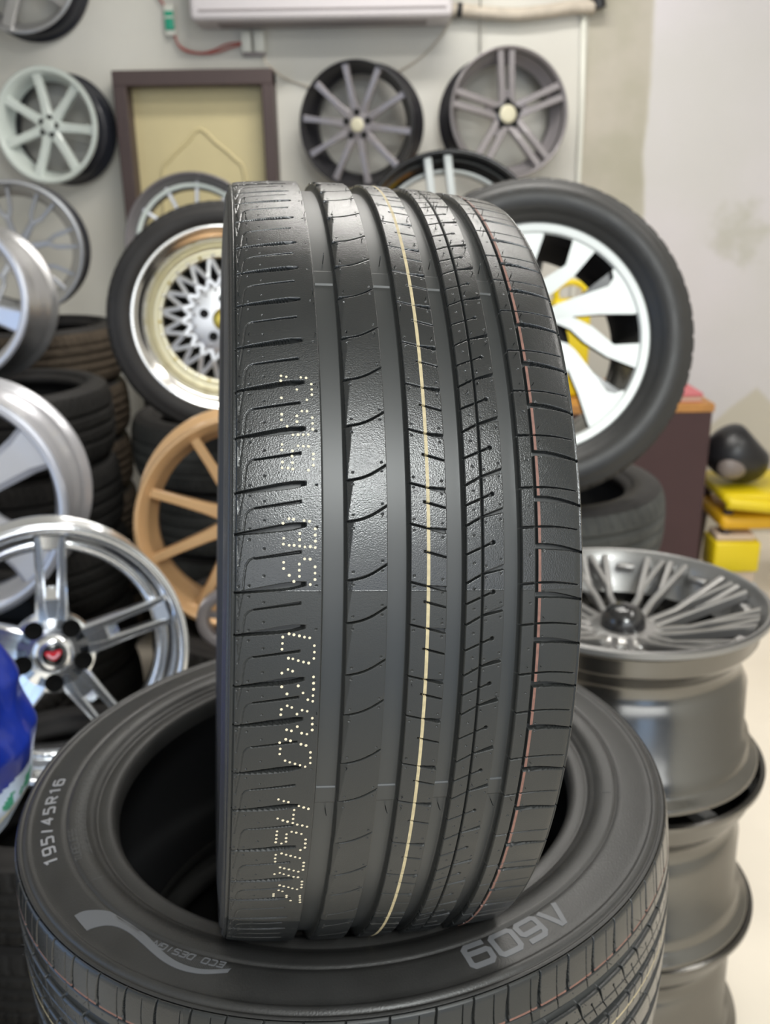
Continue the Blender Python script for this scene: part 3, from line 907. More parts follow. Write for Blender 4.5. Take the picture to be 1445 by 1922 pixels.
# concentric fine print lines and radial marks on the inner panel
bm = bmesh.new()
for k, rr in enumerate([229.5, 231.3, 233.1, 234.9, 236.7]):
    pts = [(0, 0)]
    seg_pts = []
    ph = -150.5 - k * 0.6
    while ph > -186:
        L = random.uniform(0.7, 2.2)
        a0, a1 = ph, ph - L
        q = [polar(a0, rr - .35, .3), polar(a0, rr + .35, .3), polar(a1, rr + .35, .3), polar(a1, rr - .35, .3)]
        vs = [bm.verts.new(v) for v in q]
        vb = [bm.verts.new(v - Vector((0, 0, .0006))) for v in q]
        bm.faces.new(vs)
        for i in range(4):
            bm.faces.new((vs[i], vb[i], vb[(i + 1) % 4], vs[(i + 1) % 4]))
        ph -= L + random.uniform(.25, .5)
fin('moulded_fine_print', bm, M['letter_dark'], lying, smooth=False)
for ph in (-142.0, -14.0, -200.0):
    bm = bmesh.new()
    ribbon(bm, [(0, 227), (0, 233), (0, 239), (0, 245)], 0.35, lambda x, y, hh, ph=ph: polar(ph - math.degrees(x / y), y, hh), 0.35)
    fin('moulded_radial_mark', bm, M['letter_dark'], lying, smooth=False)

# ------------------------------------------------------------------ stock tyres


def stock_tyre(name, Ro, Rb, Wd, m_tread, m_side, lugs=64, M3=None, loc=(0, 0, 0), style=0, into=None, dz=0.0):
    root = into or empty(name, loc, M3)
    nA, w = 384, []
    hw = Wd * 0.44
    ws = np.linspace(-hw, hw, 49)
    A, Wm = np.meshgrid(np.linspace(0, 2 * PI, nA, endpoint=False), ws, indexing='ij')
    x = Wm / hw
    H = np.zeros_like(A)
    for c in ((-0.52, -0.17, 0.17, 0.52) if style == 0 else (-0.42, 0.0, 0.42)):
        H = np.maximum(H, 0.007 * np.clip((0.055 - np.abs(x - c)) / 0.02 + .5, 0, 1))
    ph = (A * lugs / (2 * PI) + 0.6 * np.abs(x)) % 1.0
    lug = np.clip((0.09 - np.abs(ph - 0.5)) / 0.05 + .5, 0, 1)
    H = np.maximum(H, 0.005 * lug * (np.abs(x) > 0.56))
    ph = (A * lugs / (2 * PI) - 0.8 * x) % 1.0
    H = np.maximum(H, 0.003 * np.clip((0.05 - np.abs(ph - 0.5)) / 0.05 + .5, 0, 1) * (np.abs(x) < 0.45))
    Rr = Ro - 0.007 * x ** 2 - 0.008 * np.abs(x) ** 6 - H
    co = np.stack([Rr * np.cos(A), Rr * np.sin(A), Wm + dz], -1).reshape(-1, 3)
    nw = len(ws)
    faces = []
    for i in range(nA):
        i2 = (i + 1) % nA
        for j in range(nw - 1):
            faces.append((i * nw + j, i * nw + j + 1, i2 * nw + j + 1, i2 * nw + j))
    me = bpy.data.meshes.new('tread')
    me.from_pydata(co.tolist(), [], faces)
    link_mesh('tread', me, m_tread, root)
    e = Ro - 0.015
    d = Ro - Rb
    for s in (1, -1):
        bm = bmesh.new()
        prof = [(e, hw), (e - .004, hw + .003), (e - .010, hw + .0035), (e - .012, hw + .006), (e - 0.25 * d, Wd / 2 - .001), (e - .42 * d, Wd / 2), (e - .46 * d, Wd / 2 - .0015), (e - .62 * d, Wd / 2 - .004), (Rb + .2 * d, Wd / 2 - .009), (Rb + .12 * d, Wd / 2 - .016), (Rb + .02 * d, Wd / 2 - .02), (Rb, Wd / 2 - .028), (Rb + .003, Wd / 2 - .04), (Rb + .4 * d, Wd / 2 - .022), (Ro - .025, hw - .012), (Ro - .017, 0.0)]
        add_lathe(bm, [(r, s * z + dz) for r, z in prof], 120)
        fin('sidewall', bm, m_side, root)
    return root


ORD = ['topmost', 'second from the top', 'third from the top', 'fourth from the top', 'fifth from the top', 'lowest']


def stack(x, y, top, n, Ro, Rb, mt, ms, where, group, jitter=0.012, style=0, lugs=64, color='black'):
    jitter = min(jitter, .005)
    h = top / n
    proto = None
    for k in range(n):
        z = top - (k + .5) * h
        jx, jy = (random.uniform(-jitter, jitter) for _ in range(2)) if k else (0, 0)
        if proto is None:
            t = proto = stock_tyre('car_tyre', Ro, Rb, h - 0.002, mt, ms, lugs, None, (x, y, z), style=style)
        else:
            t = copy_tree(proto)
            t.location = (x + jx, y + jy, z)
        t.rotation_euler = (0, 0, random.uniform(0, 6))
        tag(t, '%s tyre, %s %s' % (color, 'lowest' if k == n - 1 else ORD[k], where), 'tyre', group)


stack(-0.04, 0.735, 0.836, 4, 0.282, 0.203, M['tread'], M['sidewall'], 'of those beneath the A609 tyre', 'tyres beneath the A609 tyre', 0.006)
stack(-0.90, 0.95, 0.72, 4, 0.285, 0.203, M['old_tread'], M['old_side'], 'under the blue bag', 'tyres under the blue bag')
stack(-0.62, 1.50, 0.515, 3, 0.28, 0.19, M['old_tread'], M['old_side'], 'under the chrome wheel with the red emblem', 'tyres under the chrome wheel')
stack(-1.03, 1.94, 0.65, 4, 0.285, 0.203, M['old_tread'], M['old_side'], 'under the large pale wheel', 'tyres under the pale wheel')
stack(-0.26, 1.97, 0.645, 3, 0.285, 0.203, M['old_tread'], M['old_side'], 'under the bronze wheel', 'tyres under the bronze wheel')
stack(-1.045, 2.53, 1.062, 5, 0.285, 0.203, M['old_tread'], M['old_side'], 'under the pale wheel with deep barrel', 'tyres in the dark left stack', style=1, lugs=80)
stack(-0.452, 2.68, 0.955, 5, 0.29, 0.203, M['grey_tread'], M['old_side'], 'under the polished mesh wheel', 'tyres under the mesh wheel', style=1, lugs=80, color='dusty grey')
stack(-1.17, 3.14, 1.150, 6, 0.285, 0.203, M['brown_tread'], M['old_side'], 'under the branching Y spoke wheel', 'tyres in the brown stack', style=0, lugs=72, color='dusty brown')
stack(-0.57, 3.29, 1.160, 6, 0.285, 0.203, M['old_tread'], M['old_side'], 'of the stack before the brown door', 'tyres in front of the door')
stack(0.17, 2.76, 1.150, 6, 0.285, 0.203, M['old_tread'], M['old_side'], 'under the black twin-spoke wheel', 'tyres under the black twin-spoke wheel')
stack(0.37, 2.13, 0.895, 5, 0.300, 0.203, M['grey_tread'], M['old_side'], 'under the tyred machined wheel', 'tyres under the large right wheel', 0.02, style=1, lugs=60, color='dusty grey')

# ------------------------------------------------------------------ wheels


def wheel_matrix(az, el):
    az, el = R(az), R(el)
    n = Vector((math.sin(az) * math.cos(el), -math.cos(az) * math.cos(el), math.sin(el)))
    X = Vector((0, 0, 1)).cross(n)
    if X.length < 0.05:
        X = Vector((1, 0, 0))
    X.normalize()
    Y = n.cross(X)
    return Matrix((X, Y, n)).transposed()


def rim_profile(Rr, D, lip=0.012, dish=0.03, face_in=None):
    fi = face_in or (Rr - 0.022)
    out = [(Rr - .004, 0.0), (Rr, -.003), (Rr, -.011), (Rr - .004, -.014), (Rr - .013, -.018), (Rr - .016, -.024), (Rr - .017, -.048), (Rr - .020, -.054), (Rr - .040, -.078), (Rr - .044, -.088), (Rr - .044, -.105), (Rr - .040, -.115),
           (Rr - .030, -.135), (Rr - .028, -D + .060), (Rr - .019, -D + .052), (Rr - .017, -D + .026), (Rr - .014, -D + .018), (Rr - .002, -D + .012), (Rr, -D + .008), (Rr, -D + .002), (Rr - .004, -D)]
    inn = [(Rr - .008, -D + .002), (Rr - .022, -D + .018), (Rr - .024, -D + .050), (Rr - .034, -D + .065), (Rr - .036, -.135), (Rr - .046, -.115), (Rr - .050, -.095), (Rr - .047, -.075), (fi - .004, -dish - .02), (fi, -dish), (Rr - lip - .002, -.012), (Rr - lip + .002, -.003), (Rr - lip + .005, 0.0)]
    return out, inn


def make_rim(root, Rr, D, m_out, m_in, lip=.012, dish=.03, face_in=None, m_lip=None, seg=128):
    out, inn = rim_profile(Rr, D, lip, dish, face_in)
    bm = bmesh.new()
    add_lathe(bm, out + inn[:8], seg)
    fin('barrel', bm, m_out, root, angle=50)
    bm = bmesh.new()
    add_lathe(bm, inn[7:] + [out[0], out[1], (Rr + .0004, -.003), (Rr + .0004, -.0112), (Rr - .004, -.0142)], seg)
    fin('rim_lip', bm, m_lip or m_in, root, angle=50)


def hub_part(root, r, z, th, m, cap_r, m_cap, lugs=5, lug_r=None, lug_a=90, hole=.0085, m_hole=None, cap_h=.006, name='hub'):
    bm = bmesh.new()
    add_lathe(bm, [(0, z), (r * .8, z), (r * .95, z - .004), (r, z - .012), (r * .98, z - th), (0, z - th)], 48)
    fin(name, bm, m, root, angle=40)
    bm = bmesh.new()
    add_lathe(bm, [(0, z + cap_h), (cap_r * .6, z + cap_h), (cap_r * .9, z + cap_h * .8), (cap_r, z + cap_h * .3), (cap_r * 1.02, z - .003)], 40)
    cap = fin('centre_cap', bm, m_cap, root)
    if lugs:
        lr = lug_r or (r * .68)
        for k in range(lugs):
            a = R(lug_a) + 2 * PI * k / lugs
            bm = bmesh.new()
            pr = [(hole * 1.35, .0012), (hole * 1.25, .0020), (hole, .0012), (hole * .95, .0005), (0, .0005)]  # hub is solid; a flat dark disc paints the hole's inner shade
            add_lathe(bm, pr, 20)
            bmesh.ops.translate(bm, verts=bm.verts, vec=(lr * math.cos(a), lr * math.sin(a), z))
            fin('lug_hole', bm, m_hole or M['dark_hole'], root)
    return cap


def wheel(name, c, az, el, label, cat='wheel', group=None):
    root = empty(name, c, wheel_matrix(az, el))
    tag(root, label, cat, group)
    return root


def spokes(root, n, a0, profs, m, name='spoke', bevel=.25):
    """profs: list of strips per spoke; each spoke becomes one mesh"""
    first = None
    for k in range(n):
        a = R(a0) + 2 * PI * k / n
        if first is None:
            bm = bmesh.new()
            for p in profs:
                add_spoke(bm, 0.0, lerp_pts(p, 4), bevel)
            first = fin(name, bm, m, root, angle=35)
            o = first
        else:
            o = first.copy()
            col.objects.link(o)
            o.parent = root
        o.rotation_euler = (0, 0, a)


# upper left corner: silver wheel with long blue-black barrel
r_ = .225
w = wheel('alloy_wheel', (-1.34, 3.90, 2.36), 0, 2, 'silver-lipped wheel with black barrel hung above the white seven-spoke wheel')
make_rim(w, r_, .19, M['navy_barrel'], M['silver'], m_lip=M['silver'])
hub_part(w, .05, -.03, .03, M['silver'], .028, M['grey_wheel'])
spokes(w, 5, 36, [[(.04, 0, -.03, .03, .025), (.12, 0, -.03, .024, .025), (.205, 0, -.022, .022, .02)]], M['silver'])

# white seven-spoke
r_ = .2125
w = wheel('alloy_wheel', (-1.296, 3.885, 1.812), -9.5, 2, 'white seven-spoke alloy wheel with black barrel hung on the wall')
make_rim(w, r_, .185, M['navy_barrel'], M['white_wheel'], lip=.020, dish=.02, face_in=r_ - .028)
hub_part(w, .048, -.028, .03, M['white_wheel'], .026, M['white_wheel'], lugs=5, lug_a=75)
spokes(w, 7, 97, [[(.03, 0, -.028, .022, .025), (.07, 0, -.028, .017, .025), (.13, 0, -.022, .0155, .025), (.178, 0, -.014, .018, .02), (.188, 0, -.014, .021, .02)]], M['white_wheel'])

# silver mesh split-spoke on the brown stack
r_ = .225
w = wheel('alloy_wheel', (-1.241, 3.261, 1.381), 10, 1, 'silver alloy wheel with branching Y spokes standing on the dusty brown tyres')
make_rim(w, r_, .20, M['navy_barrel'], M['silver'], lip=.016, dish=.03, face_in=r_ - .026)
hub_part(w, .05, -.05, .03, M['silver'], .024, M['gunmetal'], lugs=5, lug_a=30)
spokes(w, 8, 10, [[(.035, 0, -.05, .015, .02), (.09, 0, -.045, .010, .02), (.105, 0, -.043, .011, .02)],
                  [(.100, 0, -.043, .007, .02), (.13, .018, -.040, .0065, .02), (.20, .030, -.03, .0065, .018)],
                  [(.100, 0, -.043, .007, .02), (.13, -.018, -.040, .0065, .02), (.20, -.030, -.03, .0065, .018)]], M['silver'])

# ten-spoke dark wheel
r_ = .2315
w = wheel('alloy_wheel', (-.0915, 3.89, 1.797), -16, -3, 'dark grey ten-spoke alloy wheel with beige cap hung on the wall')
make_rim(w, r_, .18, M['gunmetal'], M['gunmetal'], lip=.008, dish=.02, face_in=r_ - .014)
hub_part(w, .062, -.022, .03, M['grey_wheel'], .027, M['beige_cap'], lugs=5, lug_a=90, lug_r=.046, hole=.010)
spokes(w, 10, 100, [[(.05, 0, -.022, .018, .025), (.10, 0, -.016, .0125, .025), (.16, 0, -.012, .0105, .025), (.219, 0, -.010, .014, .02)]], M['grey_wheel'])

# twin five-spoke dark wheel on the right of the wall
r_ = .239
w = wheel('alloy_wheel', (.509, 3.885, 1.831), 12, 4, 'dark alloy wheel with five twin spokes hung beside the conduit pipe')
make_rim(w, r_, .18, M['gunmetal'], M['grey_wheel'], lip=.010, dish=.02, face_in=r_ - .014)
hub_part(w, .055, -.026, .03, M['gunmetal'], .034, M['beige_cap'], lugs=5, lug_a=90, lug_r=.045, hole=.010)
spokes(w, 5, 93, [[(.03, .019, -.030, .014, .03), (.10, .020, -.020, .0115, .03), (.225, .023, -.010, .0130, .025)],
                  [(.03, -.019, -.030, .014, .03), (.10, -.020, -.020, .0115, .03), (.225, -.023, -.010, .0130, .025)],
                  [(.05, 0, -.040, .018, .02), (.09, 0, -.038, .012, .02)]], M['grey_wheel'])

# black twin-spoke machined wheel behind the standing tyre
r_ = .248
w = wheel('alloy_wheel', (.178, 2.50, 1.402), 0, 8, 'black alloy wheel with machined silver twin spokes standing just above the tyre tread')
make_rim(w, r_, .2, M['black_gloss'], M['black_gloss'], lip=.012, dish=.05, face_in=r_ - .03, m_lip=M['black_gloss'])
bm = bmesh.new()
add_lathe(bm, [(.196, -.052), (.206, -.047), (.208, -.052), (.198, -.060)], 96, closed=True)
fin('inner_ring', bm, M['machined'], w)
hub_part(w, .06, -.04, .03, M['machined'], .03, M['black_gloss'])
spokes(w, 5, 97, [[(.03, .026, -.035, .010, .025), (.235, .026, -.010, .0105, .02)],
                  [(.03, -.026, -.035, .010, .025), (.235, -.026, -.010, .0105, .02)]], M['machined'])

# many-spoke wheel behind the mesh wheel
r_ = .225
w = wheel('alloy_wheel', (-.607, 3.147, 1.395), 6, 5, 'black-rimmed wheel with thin pale spokes standing in front of the brown door')
make_rim(w, r_, .2, M['gunmetal'], M['grey_wheel'], lip=.010, dish=.03, face_in=r_ - .028, m_lip=M['grey_wheel'])
bm = bmesh.new()
add_lathe(bm, [(.178, -.030), (.192, -.026), (.194, -.032), (.180, -.045)], 96, closed=True)
fin('inner_ring', bm, M['white_wheel'], w)
hub_part(w, .05, -.045, .03, M['silver'], .026, M['gunmetal'])
spokes(w, 12, 85, [[(.04, 0, -.045, .009, .02), (.10, 0, -.040, .0065, .02), (.206, 0, -.030, .006, .02)]], M['silver'])

# pale big five-spoke at the left edge
r_ = .263
w = wheel('alloy_wheel', (-.950, 1.889, .917), 4, 5, 'large pale silver wheel with broad spokes just above the chrome wheel')
make_rim(w, r_, .23, M['pale_silver'], M['pale_silver'], lip=.022, dish=.02, face_in=r_ - .028)
hub_part(w, .06, -.05, .03, M['pale_silver'], .03, M['grey_wheel'])
spokes(w, 5, 30, [[(.03, 0, -.05, .035, .03), (.10, 0, -.045, .035, .03), (.19, .004, -.035, .046, .03), (.240, .006, -.025, .058, .025)]], M['pale_silver'], bevel=.5)

# pale wheel with deep barrel higher at the left edge
r_ = .22
w = wheel('alloy_wheel', (-1.136, 2.445, 1.300), 0, 8, 'pale silver wheel with deep grey barrel below the branching Y spoke wheel')
make_rim(w, r_, .24, M['silver'], M['pale_silver'], lip=.020, dish=.03, face_in=r_ - .026, m_lip=M['pale_silver'])
hub_part(w, .05, -.05, .03, M['pale_silver'], .026, M['grey_wheel'])
spokes(w, 5, 54, [[(.03, 0, -.05, .024, .03), (.10, 0, -.045, .022, .03), (.197, 0, -.03, .032, .025)]], M['pale_silver'])

# chrome wheel with red emblem
r_ = .240
w = wheel('chrome_wheel', (-.599, 1.489, .762), 21.7, 12.6, 'chrome wheel with twin spokes and a red emblem on its centre cap')
make_rim(w, r_, .2, M['chrome'], M['chrome'], lip=.016, dish=.055, face_in=r_ - .026)
bm = bmesh.new()
add_lathe(bm, [(.188, -.058), (.205, -.050), (.208, -.058), (.190, -.072)], 96, closed=True)
fin('inner_ring', bm, M['chrome'], w)
cap = hub_part(w, .078, -.030, .03, M['chrome'], .036, M['chrome'], lugs=5, lug_a=48, lug_r=.055, hole=.0125, m_hole=M['hole_black'], cap_h=.012)
bm = bmesh.new()
add_lathe(bm, [(0, -.0172), (.019, -.0172), (.021, -.0185)], 32)
fin('cap_badge', bm, M['black_gloss'], cap)
bm = bmesh.new()
pts = [(-.0150, .0055), (-.0125, .0085), (-.0050, .0080), (0, .0062), (.0050, .0080), (.0125, .0085), (.0150, .0055), (.0125, -.0010), (.0060, -.0070), (0, -.0105), (-.0060, -.0070), (-.0125, -.0010)]
vs = [bm.verts.new((x, y, -.0160)) for x, y in pts]
vb = [bm.verts.new((x, y, -.0175)) for x, y in pts]
bm.faces.new(vs)
for i in range(len(pts)):
    bm.faces.new((vs[i], vb[i], vb[(i + 1) % len(pts)], vs[(i + 1) % len(pts)]))
fin('cap_emblem', bm, M['red'], cap, smooth=False)['label'] = 'red heart-like emblem'
bm = bmesh.new()
add_tube(bm, smooth_path([(-.0100, .0030, -.0158), (-.0060, -.0020, -.0158), (0, -.0050, -.0158), (.0060, -.0020, -.0158), (.0100, .0030, -.0158)], 4), .0020, 6)
fin('emblem_curve', bm, M['pink'], cap)
spokes(w, 5, 84, [[(.045, .014, -.030, .016, .03), (.09, .018, -.030, .010, .03), (.14, .019, -.032, .0075, .028), (.215, .021, -.030, .0075, .025)],
                  [(.045, -.014, -.030, .016, .03), (.09, -.018, -.030, .010, .03), (.14, -.019, -.032, .0075, .028), (.215, -.021, -.030, .0075, .025)],
                  [(.05, 0, -.0305, .030, .03), (.10, 0, -.031, .022, .025), (.122, 0, -.048, .010, .015)],
                  [(.192, 0, -.034, .022, .02), (.216, 0, -.028, .026, .02)]], M['chrome'], bevel=.45)

# bronze nine-spoke
r_ = .235
w = wheel('bronze_wheel', (-.291, 1.846, .880), 12, 6.5, 'bronze multi-spoke wheel half hidden behind the standing tyre')
make_rim(w, r_, .2, M['bronze'], M['bronze'], lip=.012, dish=.022, face_in=r_ - .026)
hub_part(w, .060, -.045, .03, M['bronze'], .03, M['black_gloss'])
spokes(w, 9, 157, [[(.04, 0, -.045, .018, .025), (.09, 0, -.040, .0125, .025), (.15, 0, -.030, .0100, .025), (.214, 0, -.020, .0100, .02)]], M['bronze'])

# small grey wheel low behind the standing tyre
w = wheel('small_wheel', (-.312, 1.655, .748), 3, 5, 'small grey round wheel glimpsed low beside the bronze wheel')
bm = bmesh.new()
add_lathe(bm, [(.063, -.03), (.064, -.006), (.058, 0), (.044, -.002), (.041, -.010), (.040, -.03)], 48)
fin('rim_lip', bm, M['grey_wheel'], w)
bm = bmesh.new()
add_lathe(bm, [(0, -.012), (.018, -.012), (.024, -.016), (.024, -.03), (0, -.03)], 32)
fin('hub', bm, M['grey_wheel'], w)
spokes(w, 5, 20, [[(.015, 0, -.016, .006, .012), (.045, 0, -.012, .007, .012)]], M['grey_wheel'])

# ---- polished mesh wheel with its tyre
az, el = 10, 8.5
Mw = wheel_matrix(az, el)
nrm = Mw @ Vector((0, 0, 1))
rimc = Vector((-.380, 2.262, 1.262))
tyr = rimc - nrm * .098
w = wheel('mesh_wheel', rimc, az, el, 'polished lattice mesh wheel with rivets in a worn tyre on grey tyres')
stock_tyre('', .283, .205, .205, M['old_tread'], M['old_side'], 72, into=w, dz=-.098)
r_ = .223
bm = bmesh.new()
add_lathe(bm, [(r_ - .012, -.19), (r_ - .012, -.02), (r_ - .002, -.012), (r_, -.004), (r_ - .003, 0), (r_ - .010, 0), (r_ - .016, -.006), (r_ - .022, -.012), (r_ - .030, -.014), (r_ - .034, -.020), (r_ - .038, -.040)], 128)
fin('rim_lip', bm, M['polished'], w)
bm = bmesh.new()
add_lathe(bm, [(r_ - .038, -.040), (r_ - .045, -.055), (r_ - .052, -.066), (r_ - .060, -.070), (r_ - .062, -.062), (r_ - .074, -.060), (r_ - .076, -.066), (r_ - .078, -.11), (r_ - .06, -.17)], 128)
fin('inner_dish', bm, M['gold_dish'], w)
for k in range(30):
    a = 2 * PI * k / 30
    bm = bmesh.new()
    add_lathe(bm, [(0, -.0545), (.0028, -.055), (.0040, -.0575), (.0040, -.062)], 10)
    bmesh.ops.translate(bm, verts=bm.verts, vec=((r_ - .068) * math.cos(a), (r_ - .068) * math.sin(a), 0))
    fin('rivet', bm, M['gold'] if k % 3 == 0 else M['chrome'], w)
for s in (1, -1):
    first = None
    for k in range(20):
        if first is None:
            bm = bmesh.new()
            P = [(.080, s * -.012, -.053, .0060, .012), (.105, s * .001, -.052, .0052, .012), (.148, s * .021, -.062, .0060, .010)]
            add_spoke(bm, 0, lerp_pts(P, 4), .4)
            o = first = fin('mesh_bar', bm, M['silver'], w, angle=40)
        else:
            o = first.copy()
            col.objects.link(o)
            o.parent = w
        o.rotation_euler = (0, 0, 2 * PI * k / 20)
for ring_r, cnt in ((.072, 16), (.088, 20), (.106, 20)):
    for k in range(cnt):
        a = 2 * PI * (k + (.5 if ring_r < .08 else 0)) / cnt
        bm = bmesh.new()
        bmesh.ops.create_icosphere(bm, subdivisions=2, radius=.0042, matrix=Matrix.Translation((ring_r * math.cos(a), ring_r * math.sin(a), -.049)))
        fin('mesh_stud', bm, M['silver'], w)
bm = bmesh.new()
add_lathe(bm, [(0, -.090), (.145, -.095), (.150, -.13)], 64)
fin('mesh_backing', bm, M['black_gloss'], w)
cap = hub_part(w, .090, -.052, .02, M['silver'], .028, M['gold'], lugs=5, lug_a=18, lug_r=.050, cap_h=.014)

# ---- large tyred wheel on the right
az, el = 0, 16
Mw = wheel_matrix(az, el)
nrm = Mw @ Vector((0, 0, 1))
tyr = Vector((.310, 1.955, 1.238))
w = wheel('machined_wheel', tyr + nrm * .082, az, el, 'machined silver and black wheel with branching spokes in a large black tyre')
stock_tyre('', .328, .232, .215, M['old_tread'], M['sidewall'], 56, style=1, into=w, dz=-.082)
# moulded maker's letters on its upper sidewall
bm = bmesh.new()
for txt_a, stl in ((86.5, 'A'), (93.5, 'M'), (100.5, 'A'), (107.5, 'Y')):
    for s_ in GL[stl]:
        pts = [((x - .5) * 20, 284 + (y - .5) * 16) for x, y in s_]
        ribbon(bm, pts, 2.0, lambda x, y, hh, ph=txt_a: Vector((y / 1000 * math.cos(R(ph) - x / y), y / 1000 * math.sin(R(ph) - x / y), .0235 + hh / 1000)), .8)
fin('moulded_maker_lettering', bm, M['letter_dark'], w, smooth=False)
r_ = .232
bm = bmesh.new()
add_lathe(bm, [(r_ - .012, -.17), (r_ - .012, -.02), (r_ - .001, -.012), (r_, -.003), (r_ - .004, .002), (r_ - .018, 0), (r_ - .022, -.006)], 128)
fin('rim_lip', bm, M['machined'], w, angle=40)
bm = bmesh.new()
add_lathe(bm, [(r_ - .022, -.006), (r_ - .026, -.04), (r_ - .040, -.10), (r_ - .040, -.165)], 96)
fin('barrel', bm, M['black_gloss'], w)


def flat_spoke(root, poly, m, th=.022, zf=None, name='spoke'):
    bm = bmesh.new()
    zf = zf or (lambda r: -.004 - .020 * (1 - min(1, r / .22)) ** 1.2)
    top = [bm.verts.new((x, y, zf(math.hypot(x, y)))) for x, y in poly]
    bot = [bm.verts.new((x, y, zf(math.hypot(x, y)) - th)) for x, y in poly]
    f = bm.faces.new(top)
    g = bm.faces.new(bot[::-1])
    for i in range(len(poly)):
        j = (i + 1) % len(poly)
        bm.faces.new((top[i], bot[i], bot[j], top[j]))
    for sf in bm.faces:
        sf.material_index = 0 if sf is f else 1
    bmesh.ops.triangulate(bm, faces=[f, g])
    return fin(name, bm, [m, M['black_gloss']], root, smooth=False)


def pol2(items):
    return [(r * math.cos(R(a)), r * math.sin(R(a))) for r, a in items]


for k in range(5):
    base = 72 * k
    # wide blade and the narrow one that branches off it
    blade = [(68, 64), (84, 57), (122, 44), (181, 35), (198, 37), (206, 41), (216, 40), (218, 14), (206, 13), (140, 20), (87, 31), (50, 40), (30, 40), (30, 80)]
    flat_spoke(w, pol2([(r / 1000, a + base) for r, a in blade]), M['machined'])
    narrow = [(60, 64), (87, 32), (118, 12), (160, -5), (206, -3.5), (218, -3), (218, -17.5), (210, -17), (150, -14.5), (100, -4), (75, 15), (50, 48)]
    flat_spoke(w, pol2([(r / 1000, a + base) for r, a in narrow]), M['machined'])
hub_part(w, .050, -.018, .03, M['gunmetal'], .030, M['machined'], lugs=5, lug_a=50, hole=.008, m_hole=M['black_gloss'])
bm = bmesh.new()
add_lathe(bm, [(.06, -.10), (.085, -.095), (.088, -.12), (.06, -.125)], 48, closed=True)
fin('brake_ring', bm, M['gunmetal'], w)

# ---- stack of three deep rims on the right
zs = [(.412, 1.462, .884), (.428, 1.452, .590), (.438, 1.450, .3005)]
for k, (x, y, z) in enumerate(zs):
    w = wheel('alloy_wheel', (x, y, z), 0, 90 if k else 90, ['grey many-spoke rim lying face up on top of the stack of rims', 'dark polished rim in the middle of the stack of rims', 'dark polished rim lowest in the stack of rims, on the floor'][k], 'wheel')
    if k == 0:
        w.rotation_euler = (R(-2.0), 0, 0)
    D = .29 if k else .284
    r_ = .240
    make_rim(w, r_, D, M['barrel_dark'], M['hyper_dark'], lip=.012, dish=.02, face_in=r_ - .020, m_lip=M['hyper_dark'] if k == 0 else M['barrel_dark'])
    if k == 0:
        sp = []
        for s in (1, -1):
            sp.append([(.05, s * .012, -.062, .0070, .02), (.11, s * .013, -.048, .0062, .018), (.216, s * .036, -.008, .0060, .016)])
            sp.append([(.135, s * .018, -.040, .005, .016), (.218, s * .008, -.008, .0055, .014)])
        spokes(w, 9, 15, sp, M['hyper'], bevel=.4)
        bm = bmesh.new()
        add_lathe(bm, [(.038, -.06), (.06, -.062), (.075, -.067), (.078, -.085), (.03, -.09)], 48)
        fin('hub', bm, M['hyper'], w)
        bm = bmesh.new()
        add_lathe(bm, [(0, -.022), (.014, -.023), (.028, -.030), (.037, -.044), (.040, -.066)], 40)
        fin('centre_cap', bm, M['black_gloss'], w)
        for q in range(9):
            a = R(15 + 20 + 40 * q)
            bm = bmesh.new()
            add_box(bm, .198, .214, -.016, .016, -.034, -.022, .003)
            bmesh.ops.rotate(bm, verts=bm.verts, cent=(0, 0, 0), matrix=Matrix.Rotation(a, 3, 'Z'))
            fin('rim_pocket_rib', bm, M['hyper'], w)
    else:
        hub_part(w, .07, -.03, .03, M['hyper'], .03, M['black_gloss'])
        spokes(w, 9, 15, [[(.05, 0, -.03, .012, .02), (.22, 0, -.008, .012, .02)]], M['hyper'])

# ------------------------------------------------------------------ wall fixtures
ac = empty('air_conditioner', (-.21, 4.1, 2.16))
tag(ac, 'white air conditioner unit high on the back wall', 'air conditioner')
bm = bmesh.new()
add_box(bm, -.495, .495, -.215, -.001, .006, .30, .022, 3)
fin('casing', bm, M['ac_white'], ac)
bm = bmesh.new()
add_box(bm, -.46, .47, -.219, -.213, .038, .044)
fin('front_seam', bm, M['ac_line'], ac, smooth=False)
bm = bmesh.new()
add_box(bm, -.40, .40, -.17, -.06, .002, .010, .002)
fin('air_outlet', bm, M['ac_line'], ac, smooth=False)

sn = empty('door_sensor', (-.818, 4.1, 2.20))
tag(sn, 'small white electrical switch box with green face near the air conditioner', 'switch box')
bm = bmesh.new()
add_box(bm, -.020, .020, -.03, -.001, -.055, .055, .005)
fin('housing', bm, M['white_plastic'], sn)
bm = bmesh.new()
add_box(bm, -.017, .019, -.036, -.029, -.035, .032, .003)
fin('green_cover', bm, M['green'], sn)
bm = bmesh.new()
add_box(bm, -.017, .019, -.039, -.035, .006, .013, .001)
fin('pale_stripe', bm, M['white_plastic'], sn)

jb = empty('junction_box', (-.494, 4.1, 2.115))
tag(jb, 'small white junction box under the air conditioner corner', 'junction box')
bm = bmesh.new()
add_box(bm, -.046, -.006, -.04, -.001, -.034, .042, .005)
add_box(bm, .004, .046, -.04, -.001, -.034, .042, .005)
fin('housing', bm, M['white_plastic'], jb)
bm = bmesh.new()
add_box(bm, -.044, .046, -.028, -.001, -.045, -.032, .003)
fin('base_clip', bm, M['ac_line'], jb)

